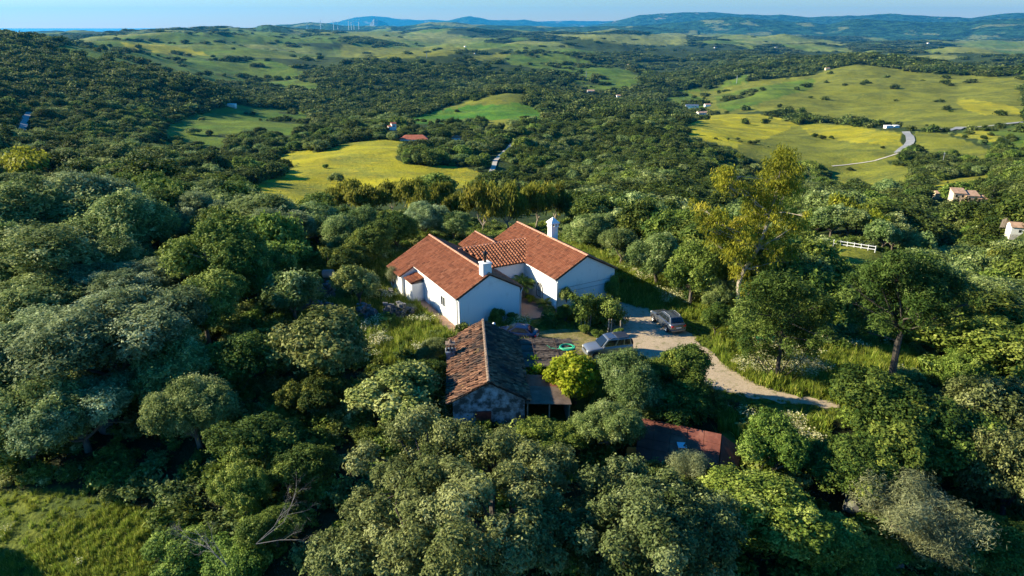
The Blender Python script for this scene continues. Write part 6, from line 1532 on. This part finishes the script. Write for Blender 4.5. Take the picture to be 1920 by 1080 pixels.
# wind turbines on the far left ridge
tm = {}
def turbine(px_, py_, hpx, lab, rot):
    D = 9800.0; p = atd(px_, py_, D); h = hpx * D / F / math.cos(R(20)); t = empty('wind_turbine', (p[0], p[1], p[2]), 0.15)
    m = MB(); m.tube([(0, 0, -90), (0, 0, h)], [4.2, 2.4], 8); m.build('tower', M['paint_white'], t)
    m = MB(); m.box(-2.5, 2.5, -6, 5, h - 2, h + 3); bevel(m.build('nacelle', M['paint_white'], t), 0.8)
    rt = empty('rotor', (0, 0, 0)); rt.parent = t; rt.location = (0, -7, h + 0.5)
    for j in range(3):
        a = rot + j * 2.0944; m = MB(); m.add([(math.cos(a) * q + math.cos(a + 1.57) * w, y, math.sin(a) * q + math.sin(a + 1.57) * w) for q, w, y in ((1, -1.2, 0), (12, -3.0, .4), (h * 0.52, -0.8, 0), (h * 0.52, 0.4, 0), (12, 1.6, -.4), (1, 1.2, 0))], [(0, 1, 2, 3, 4, 5)]); 
        b_ = m.build('blade', M['paint_white'], rt); sd = b_.modifiers.new('thick', 'SOLIDIFY'); sd.thickness = 1.0
    tag(t, lab, 'wind turbine', 'wind turbines on the far ridge')
for i, (x, y, h, lab) in enumerate([(576, 56, 9, 'lone leftmost white wind turbine beside the conical hill'), (602, 58, 13, 'tallest looking white wind turbine, second from the left'), (626, 57, 11, 'white wind turbine, left one of the pair near the middle'), (634, 58, 12, 'white wind turbine, right one of the pair near the middle'), (654, 55, 12, 'white wind turbine at the left of the crowded group on the far ridge'), (659, 54, 10, 'shorter white wind turbine just right of the group\'s leftmost one'), (664, 54, 11, 'white wind turbine near the middle of the crowded group'), (673, 54, 10, 'white wind turbine at the right end of the row')]): turbine(x, y, h, lab, 0.5 + i * 0.7)
# power poles
def pole(px_, py_, hpx, lab):
    p, d = hit(px_, py_); h = hpx * np.linalg.norm(p - np.array([0, 0, CAMH])) / F; t = empty('power_pole', tuple(p)); m = MB()
    m.tube([(0, 0, -1), (0, 0, h)], [0.0004 * d + 0.1, 0.0003 * d + 0.05], 6); m.build('mast', M['steel'], t); m = MB(); m.box(-h * 0.1, h * 0.1, -0.08, 0.08, h * 0.9, h * 0.92); m.box(-h * 0.07, h * 0.07, -0.08, 0.08, h * 0.8, h * 0.82); m.build('crossarm', M['steel'], t); tag(t, lab, 'power pole')
pole(1766, 312, 22, 'thin grey power pole in the scrub below the right road'); pole(800, 110, 10, 'thin far power pole on the dark middle ridge'); pole(1099, 146, 12, 'thin far power pole in the green central fields'); pole(1381, 157, 14, 'thin far power pole at the left foot of the big green hill')
# paddock fence
p0, p1 = hit(1562, 462)[0], hit(1640, 474)[0]
fn = empty('paddock_fence', tuple(p0)); tag(fn, 'pale rail fence along the top of the flowering paddock', 'fence'); L = p1 - p0
m = MB()
for zz in (0.55, 1.05): m.tube([np.array([0, 0, zz]), L + np.array([0, 0, zz])], 0.06, 5)
m.build('rail', M['paint_white'], fn)
for i in range(7): m = MB(); q = L * i / 6; m.tube([q + np.array([0, 0, -0.3]), q + np.array([0, 0, 1.2])], 0.07, 5); m.build('post', M['paint_white'], fn)

# ------------------------------------------------------------------ woods: nearest trees one by one, the rest as stuff
def blocked(x, y, near=1.0):
    b = np.zeros(len(x), bool)
    for pts, w in ROADS:
        for a, c in zip(pts[:-1], pts[1:]):
            d = c - a; t = np.clip(((x - a[0]) * d[0] + (y - a[1]) * d[1]) / (d @ d), 0, 1); b |= np.hypot(x - a[0] - t * d[0], y - a[1] - t * d[1]) < w / 2 + 2.5
    for fx, fy, fr in FARM:
        toward = np.hypot(fx, fy); 
        b |= np.hypot(x - fx, y - fy) < fr * 0.75
        # keep the side of the building that faces the sun and the valley open
        ux, uy = fx / toward, fy / toward; s = (x - fx) * ux + (y - fy) * uy; l = np.abs((x - fx) * uy - (y - fy) * ux)
        b |= (s < 0) & (s > -fr * 1.1) & (l < fr * 0.8)
    return b
r = np.random.default_rng(77)
# sampling in rings with spacing growing with distance
pts = []
d = 62.0
while d < 9300:
    sp = 4.4 if d < 260 else min(max(4.6, d * 0.0088), 40)
    aw = R(51 if d < 450 else 40.5); n = int(2 * aw * d / sp); a = -aw + (np.arange(n) + r.uniform(-0.42, 0.42, n)) * (2 * aw / n); dd = d + r.uniform(-0.45, 0.45, n) * sp
    pts.append(np.stack([np.sin(a) * dd, np.cos(a) * dd, np.full(n, sp), dd], -1)); d += sp
na = 90; aa = R(1) * r.uniform(42, 54, na); da = np.sqrt(r.uniform(36 ** 2, 64 ** 2, na)); pts.append(np.stack([np.sin(aa) * da, np.cos(aa) * da, np.full(na, 4.6), da], -1))
pts = np.concatenate(pts); x, y, sp, dd = pts.T
z = ground(x, y); col, fm = cover(x, y, z)
dens = 0.93 * np.ones(len(x))
wood = fbm(x / 60 + 3, y / 60 + 8, 4)
dens = np.where(dd > 150, np.clip(1.25 - 1.3 * np.clip(0.47 - wood, 0, 1) * 6, 0.25, 0.97), dens)
dens = np.where((dd > 1500), np.clip((fbm(x / 500 + 20, y / 500, 4) - 0.36) * 7, 0.03, 0.9), dens)
dens = np.where(fm > 0.5, np.where(dd < 2000, 0.004, 0.003), dens)
clump = fbm(x / 35 + 70, y / 35, 3)
dens = np.where((fm > 0.5) & (clump > 0.74), 0.14, dens)
dens = np.where((fm > 0.55) & (fm < 0.65), 0.42, dens)
hedge = np.abs(fbm(x / 170 + 33, y / 170 + 21, 3) - 0.5) < 0.0035 + 0.8 / np.maximum(dd, 200)
dens = np.where((fm > 0.5) & hedge & (dd > 1700) & (fm < 0.97), 0.5, dens)
dens = np.where((fm > 0.2) & (fm < 0.4), 0.40, dens)
keep = r.random(len(x)) < dens
keep &= ~blocked(x, y)
keep &= ~(in_garden(x, y))
# nothing tall in front of an open field, a road or a building
hh = np.minimum(sp * 1.35, 6.5); bx_, by_ = proj(x, y, z); tx_, ty_ = proj(x, y, z + hh)
_, tm_ = cover(x, y, z + hh * np.where(dd < 270, 1.0, 0.5)); keep &= ~((fm < 0.5) & (tm_ > 0.5) & (dd > 75) & (r.random(len(x)) < 0.9))
wd_ = sp * 0.6 * F / dd
PROTECT += [(920, 325, 2, 0), (926, 311, 2, 0), (963, 267, 2, 0), (1690, 283, 5, 0), (1703, 270, 5, 0)]
for qx, qy, qw, qh in PROTECT: keep &= ~((np.abs(tx_ - qx) < qw + wd_ * 0.6) & (ty_ < qy - qh * 0.35) & (by_ > qy + 2))
for hq in np.linspace(0.8, 7.0, 8):
    qx_, qy_ = proj(x, y, z + hq); keep &= ~((dd > 60) & (dd < 135) & in_poly(qx_, qy_, [(1535, 478), (1572, 460), (1640, 470), (1700, 488), (1650, 500), (1555, 500)]))
for qx, qy, qw, qh, qd in BOXES: keep &= ~((dd < qd) & (np.abs(tx_ - qx) < qw + wd_) & (ty_ < qy - qh * 0.55) & (by_ > qy - qh))
# hilltop exclusions: house and yard
hx = (x - HO[0]) * math.cos(HA) + (y - HO[1]) * math.sin(HA); hy = -(x - HO[0]) * math.sin(HA) + (y - HO[1]) * math.cos(HA)
keep &= ~((hx > -6) & (hx < 20) & (hy > -25) & (hy < 16.5))
for poly in [[(1490, 455), (1560, 450), (1560, 505), (1490, 510)], [(1540, 535), (1600, 528), (1640, 560), (1600, 600), (1540, 590)], [(1545, 480), (1575, 455), (1640, 468), (1700, 490), (1640, 505), (1560, 505)]]: keep &= ~((dd < 200) & clear_px(poly, x, y, z))
P_ = np.array(PLACED)
for px_, py_, pr in PLACED: keep &= np.hypot(x - px_, y - py_) > pr * 0.85 + 1.0
x, y, z, sp, dd, wood, fm = (q[keep] for q in (x, y, z, sp, dd, wood, fm))
kind_n = fbm(x / 45 + 50, y / 45 + 12, 3) + r.normal(0, 0.10, len(x))
kind = np.where(kind_n < 0.43, 1, np.where(kind_n > 0.60, 2, 0))          # 0 olive 1 carob 2 leafy
order = np.argsort(dd)
x, y, z, sp, dd, kind, fm = (q[order] for q in (x, y, z, sp, dd, kind, fm))
NEAR = 270
KN = ['olive_far', 'carob_far', 'leafy_far']; NM = ['olive_tree', 'evergreen_oak', 'mixed_tree']
proto_far = {}
def merged(me_c, me_t):
    """crown and trunk in one mesh for trees too small to show parts"""
    n1, n2 = len(me_c.vertices), len(me_t.vertices); v = np.empty((n1 + n2, 3), np.float32); me_c.vertices.foreach_get('co', v[:n1].ravel())
    a = np.empty(n1 * 3, np.float32); me_c.vertices.foreach_get('co', a); b = np.empty(n2 * 3, np.float32); me_t.vertices.foreach_get('co', b)
    v = [tuple(q) for q in a.reshape(-1, 3)] + [tuple(q) for q in (b.reshape(-1, 3) * np.array([0.9, 0.9, 1.0]) - np.array([0, 0, 1.15]))]
    f = [list(p.vertices) for p in me_c.polygons] + [[i + n1 for i in p.vertices] for p in me_t.polygons]
    me = bpy.data.meshes.new('tree'); me.from_pydata(v, [], f); me.update()
    va = np.empty(n1, np.float32); me_c.attributes['v'].data.foreach_get('value', va)
    at = me.attributes.new('v', 'FLOAT', 'POINT'); at.data.foreach_set('value', np.r_[va, np.full(n2, 0.2, np.float32)])
    me.materials.append(me_c.materials[0]); me.materials.append(me_t.materials[0])
    mi = np.zeros(len(f), np.int32); mi[len(me_c.polygons):] = 1; me.polygons.foreach_set('material_index', mi); return me
PF = [[merged(c, TRUNK['dark' if k == 1 else 'bark'][i % 3]) for i, c in enumerate(CROWN[KN[k]])] for k in range(3)]
LAB = [('grey-green rounded olive in the wood %s', 'olives in the wood %s'), ('dark evergreen oak in the wood %s', 'evergreen oaks in the wood %s'), ('fresh green mixed tree in the wood %s', 'mixed green trees in the wood %s')]
ZONES = ['behind the left garden', 'directly behind the house', 'behind the tall eucalyptus', 'on the far right slope']
sx, sy = proj(x, y, z)
inside = np.nonzero((sx > -40) & (sx < 1960) & (dd > 60))[0]; near_idx = inside[:NEAR]
for i in near_idx:
    k = kind[i]; s = sp[i] * r.uniform(0.52, 0.78); o = bpy.data.objects.new(NM[k], PF[k][r.integers(len(PF[k]))]); COL.objects.link(o)
    h = s * r.uniform(0.8, 1.05); o.scale = (s, s, h); o.location = (x[i], y[i], z[i] + h * 1.15); o.rotation_euler = (0, 0, r.uniform(0, 6.28))
    zn = ZONES[0 if sx[i] < 640 else 1 if sx[i] < 1150 else 2 if sx[i] < 1600 else 3]
    tag(o, LAB[k][0] % zn, 'tree', LAB[k][1] % zn)
rest = np.setdiff1d(np.arange(len(x)), near_idx)
mid = rest[dd[rest] < 620]; farr = rest[dd[rest] >= 620]
def wood_stuff(name, sel, sets, zfac):
    k = kind[sel]; protos = [m_ for s_ in sets for m_ in s_]; off = np.cumsum([0] + [len(s_) for s_ in sets])
    cnt = np.array([len(s_) for s_ in sets]); idx = off[k] + (r.random(len(sel)) * cnt[k]).astype(int)
    s = sp[sel] * np.clip(np.exp(r.normal(-0.48, 0.36, len(sel))), 0.28, 1.2) * np.where(fm[sel] > 0.5, 0.7, 1); h = s * r.uniform(0.6, 1.0, len(sel))
    h = np.minimum(h, r.uniform(3.2, 7.5, len(sel)))
    P = np.stack([x[sel], y[sel], z[sel] + h * zfac], -1)
    return scatter(name, protos, P, r.uniform(0, 6.28, len(sel)), np.stack([s * r.uniform(0.75, 1.35, len(sel)), s, h], -1), idx)
wood_stuff('woodland', mid, [CROWN['olive_mid'] + CROWN['olive_far'][:2], CROWN['carob_mid'], CROWN['leafy_far'] + CROWN['olive_mid'][:2]], 0.62)
wood_stuff('distant_woods', farr, [CROWN['olive_tiny'], CROWN['carob_tiny'], CROWN['leafy_tiny']], 0.5)
print('woods', len(x), len(mid), len(farr))

# ------------------------------------------------------------------ undergrowth and grass on the hilltop
def disc(n, d0, d1, amax=R(51)):
    a = r.uniform(-amax, amax, n); q = np.sqrt(r.uniform(d0 ** 2, d1 ** 2, n)); return np.sin(a) * q, np.cos(a) * q
def off_hard(x, y):
    """True where no plant may stand: floors, drive, buildings"""
    hx = (x - HO[0]) * math.cos(HA) + (y - HO[1]) * math.sin(HA); hy = -(x - HO[0]) * math.sin(HA) + (y - HO[1]) * math.cos(HA)
    b = (hx > -1.1) & (hx < 16.3) & (hy > -0.9) & (hy < 13.8)
    b |= (hx > 5.9) & (hx < 9.8) & (hy > -1.6) & (hy < 0)
    b |= (hx > -1.9) & (hx < 0) & (hy > 8) & (hy < 13.8)
    cx_ = (x - CO[0]) * math.cos(CA) + (y - CO[1]) * math.sin(CA); cy_ = -(x - CO[0]) * math.sin(CA) + (y - CO[1]) * math.cos(CA)
    b |= (cx_ > -2.6) & (cx_ < 7.2) & (cy_ > -0.1) & (cy_ < 10.3)
    px, py = proj(x, y, np.zeros(len(x)))
    b |= in_poly(px, py, [(1150, 565), (1215, 580), (1250, 607), (1292, 626), (1318, 650), (1340, 672), (1385, 703), (1430, 727), (1500, 747), (1570, 757), (1570, 767), (1480, 755), (1400, 742), (1340, 730), (1300, 710), (1260, 688), (1190, 672), (1130, 660), (1070, 690), (1000, 672), (1000, 620), (1060, 618), (1130, 625)])
    b |= in_poly(px, py, [(1225, 585), (1290, 600), (1300, 630), (1230, 625)])
    tkx, tky = tk.location.x, tk.location.y; b |= (np.abs(x - tkx * y / tky) < 1.7) & (y < tky + 1.0) & (y > tky - 7)
    qx = np.abs(x - shed.location.x - 1.6); b |= (x > sd_[0] - 0.3) & (x < se[0] + 0.3) & (y > sd_[1] - 0.8) & (y < sa[1] + 0.4)
    return b
def grass_proto(n, h, spread, leaf, seed, flowers=0, w=0.02):
    rr = np.random.default_rng(seed); V, Fc, val = [], [], []
    for i in range(n):
        a = rr.uniform(0, 6.28); b = rr.uniform(0, spread); x0, y0 = math.cos(a) * b, math.sin(a) * b; hh = h * rr.uniform(0.5, 1.1); l = rr.normal(0, 0.3, 2) * hh; t = rr.uniform(0, 3.14); wx, wy = math.cos(t) * w, math.sin(t) * w; o = len(V)
        V += [(x0 - wx, y0 - wy, 0), (x0 + wx, y0 + wy, 0), (x0 + l[0] * .5 + wx * .8, y0 + l[1] * .5 + wy * .8, hh * .6), (x0 + l[0] * .5 - wx * .8, y0 + l[1] * .5 - wy * .8, hh * .6), (x0 + l[0], y0 + l[1], hh)]
        Fc += [(o, o + 1, o + 2, o + 3), (o + 3, o + 2, o + 4)]; val += [float(np.clip(rr.normal(0.45, 0.22), 0, 1))] * 5
    nf = len(Fc); mi = [0] * nf
    for i in range(flowers):
        a = rr.uniform(0, 6.28); b = rr.uniform(0, spread); c = np.array([math.cos(a) * b, math.sin(a) * b, h * rr.uniform(0.75, 1.15)]); s = rr.uniform(0.03, 0.06); o = len(V)
        for q in range(5): th = q * 1.2566; V.append(tuple(c + np.array([math.cos(th) * s, math.sin(th) * s, rr.normal(0, 0.015)])))
        Fc.append((o, o + 1, o + 2, o + 3, o + 4)); mi.append(1); val += [float(rr.random())] * 5
    me = np_mesh('tuft', V, Fc, LEAF[leaf], {'v': val}); me.materials.append(LEAF['bloom']); me.polygons.foreach_set('material_index', np.array(mi, np.int32)); return me
GP = [grass_proto(46, 0.55, 0.34, 'grass', 1), grass_proto(40, 0.42, 0.36, 'grass', 2), grass_proto(34, 0.75, 0.28, 'grass', 3), grass_proto(40, 0.6, 0.34, 'grass', 4, 14), grass_proto(36, 0.7, 0.36, 'grass', 5, 26)]
gx, gy = disc(68000, 20, 92); ex, ey = disc(60000, 20, 42); el = (ex < -8); gx, gy = np.r_[gx, ex[el]], np.r_[gy, ey[el]]; m_ = in_garden(gx, gy) & ~off_hard(gx, gy) & (r.random(len(gx)) < 0.95); gx, gy = gx[m_], gy[m_]; gz = ground(gx, gy); px, py = proj(gx, gy, gz)
fl = in_poly(px, py, [(1330, 640), (1420, 650), (1620, 690), (1660, 730), (1560, 757), (1430, 727), (1340, 672)]) | in_poly(px, py, [(1330, 745), (1560, 770), (1540, 850), (1340, 850)]) | in_poly(px, py, [(690, 640), (830, 640), (830, 690), (700, 680)]) | in_poly(px, py, [(1150, 500), (1260, 540), (1330, 590), (1240, 560)])
patch = fbm(gx / 3 + 9, gy / 3, 3)
pick = np.where(fl & (patch > 0.54), 3 + (r.random(len(gx)) < 0.25), (r.random(len(gx)) * 3).astype(int))
pick = np.where(~fl & (patch > 0.70), 3, pick)
s = r.uniform(0.7, 1.35, len(gx)); short = in_poly(px, py, [(1000, 600), (1340, 600), (1340, 680), (1000, 690)]); s = np.where(short, s * 0.35, s)
near_edge = in_poly(px, py, [(1290, 700), (1570, 757), (1580, 790), (1450, 790), (1290, 745)]); s = np.where(near_edge, s * 0.35, s)
low = in_poly(px, py, [(-400, 900), (350, 900), (350, 1200), (-400, 1200)]); s = np.where(low, s * r.choice([0.25, 0.32, 0.4, 0.6], len(s)), s); pick = np.where(low & (r.random(len(s)) < 0.08), 2, pick)
scatter('grass', GP, np.stack([gx, gy, gz - 0.03], -1), r.uniform(0, 6.28, len(gx)), np.stack([s, s, s * r.uniform(0.8, 1.2, len(gx))], -1), pick)
SHRUBS = [leaf_mesh('shrub', ball_lobes(9, 70 + i, 0.34, 0.5), 900, 0.26, 0.13, LEAF[l], 70 + i) for i, l in enumerate(['dark', 'green', 'olive', 'dark', 'green'])]
SHRUBS += [leaf_mesh('shrub', ball_lobes(9, 80, 0.34, 0.5), 900, 0.22, 0.12, LEAF['fruit'], 80)]
ux, uy = disc(11000, 18, 130); g_ = in_garden(ux, uy); m_ = ~off_hard(ux, uy) & (r.random(len(ux)) < np.where(g_, 0.05, 0.85)); ux, uy = ux[m_], uy[m_]; uz = ground(ux, uy)
m_ = ~in_poly(*proj(ux, uy, uz), [(-400, 940), (120, 920), (295, 968), (255, 1200), (-400, 1200)])
for poly in [[(1545, 480), (1575, 455), (1640, 468), (1700, 490), (1640, 505), (1560, 505)]]: m_ &= ~clear_px(poly, ux, uy, uz)
ux, uy, uz = ux[m_], uy[m_], uz[m_]
s = r.uniform(0.45, 1.15, len(ux)); h = s * r.uniform(0.6, 1.0, len(ux))
pk = np.where(r.random(len(ux)) < 0.06, 5, (r.random(len(ux)) * 5).astype(int))
scatter("undergrowth", SHRUBS, np.stack([ux, uy, uz + h * 0.45], -1), r.uniform(0, 6.28, len(ux)), np.stack([s, s, h], -1), pk)

# ------------------------------------------------------------------ haze over the whole country
h = MB(); h.box(-45000, 45000, -2500, 31500, -340, 760)
hm = bpy.data.materials.new('haze'); hm.use_nodes = True
nt = hm.node_tree; nt.nodes.clear()
pv = nt.nodes.new('ShaderNodeVolumePrincipled'); ho = nt.nodes.new('ShaderNodeOutputMaterial')
pv.inputs['Color'].default_value = (0.03, 0.46, 1.0, 1)
pv.inputs['Density'].default_value = 3.2e-5
pv.inputs['Anisotropy'].default_value = 0.2
nt.links.new(pv.outputs[0], ho.inputs['Volume'])
tag(h.build('haze', hm), kind='stuff')
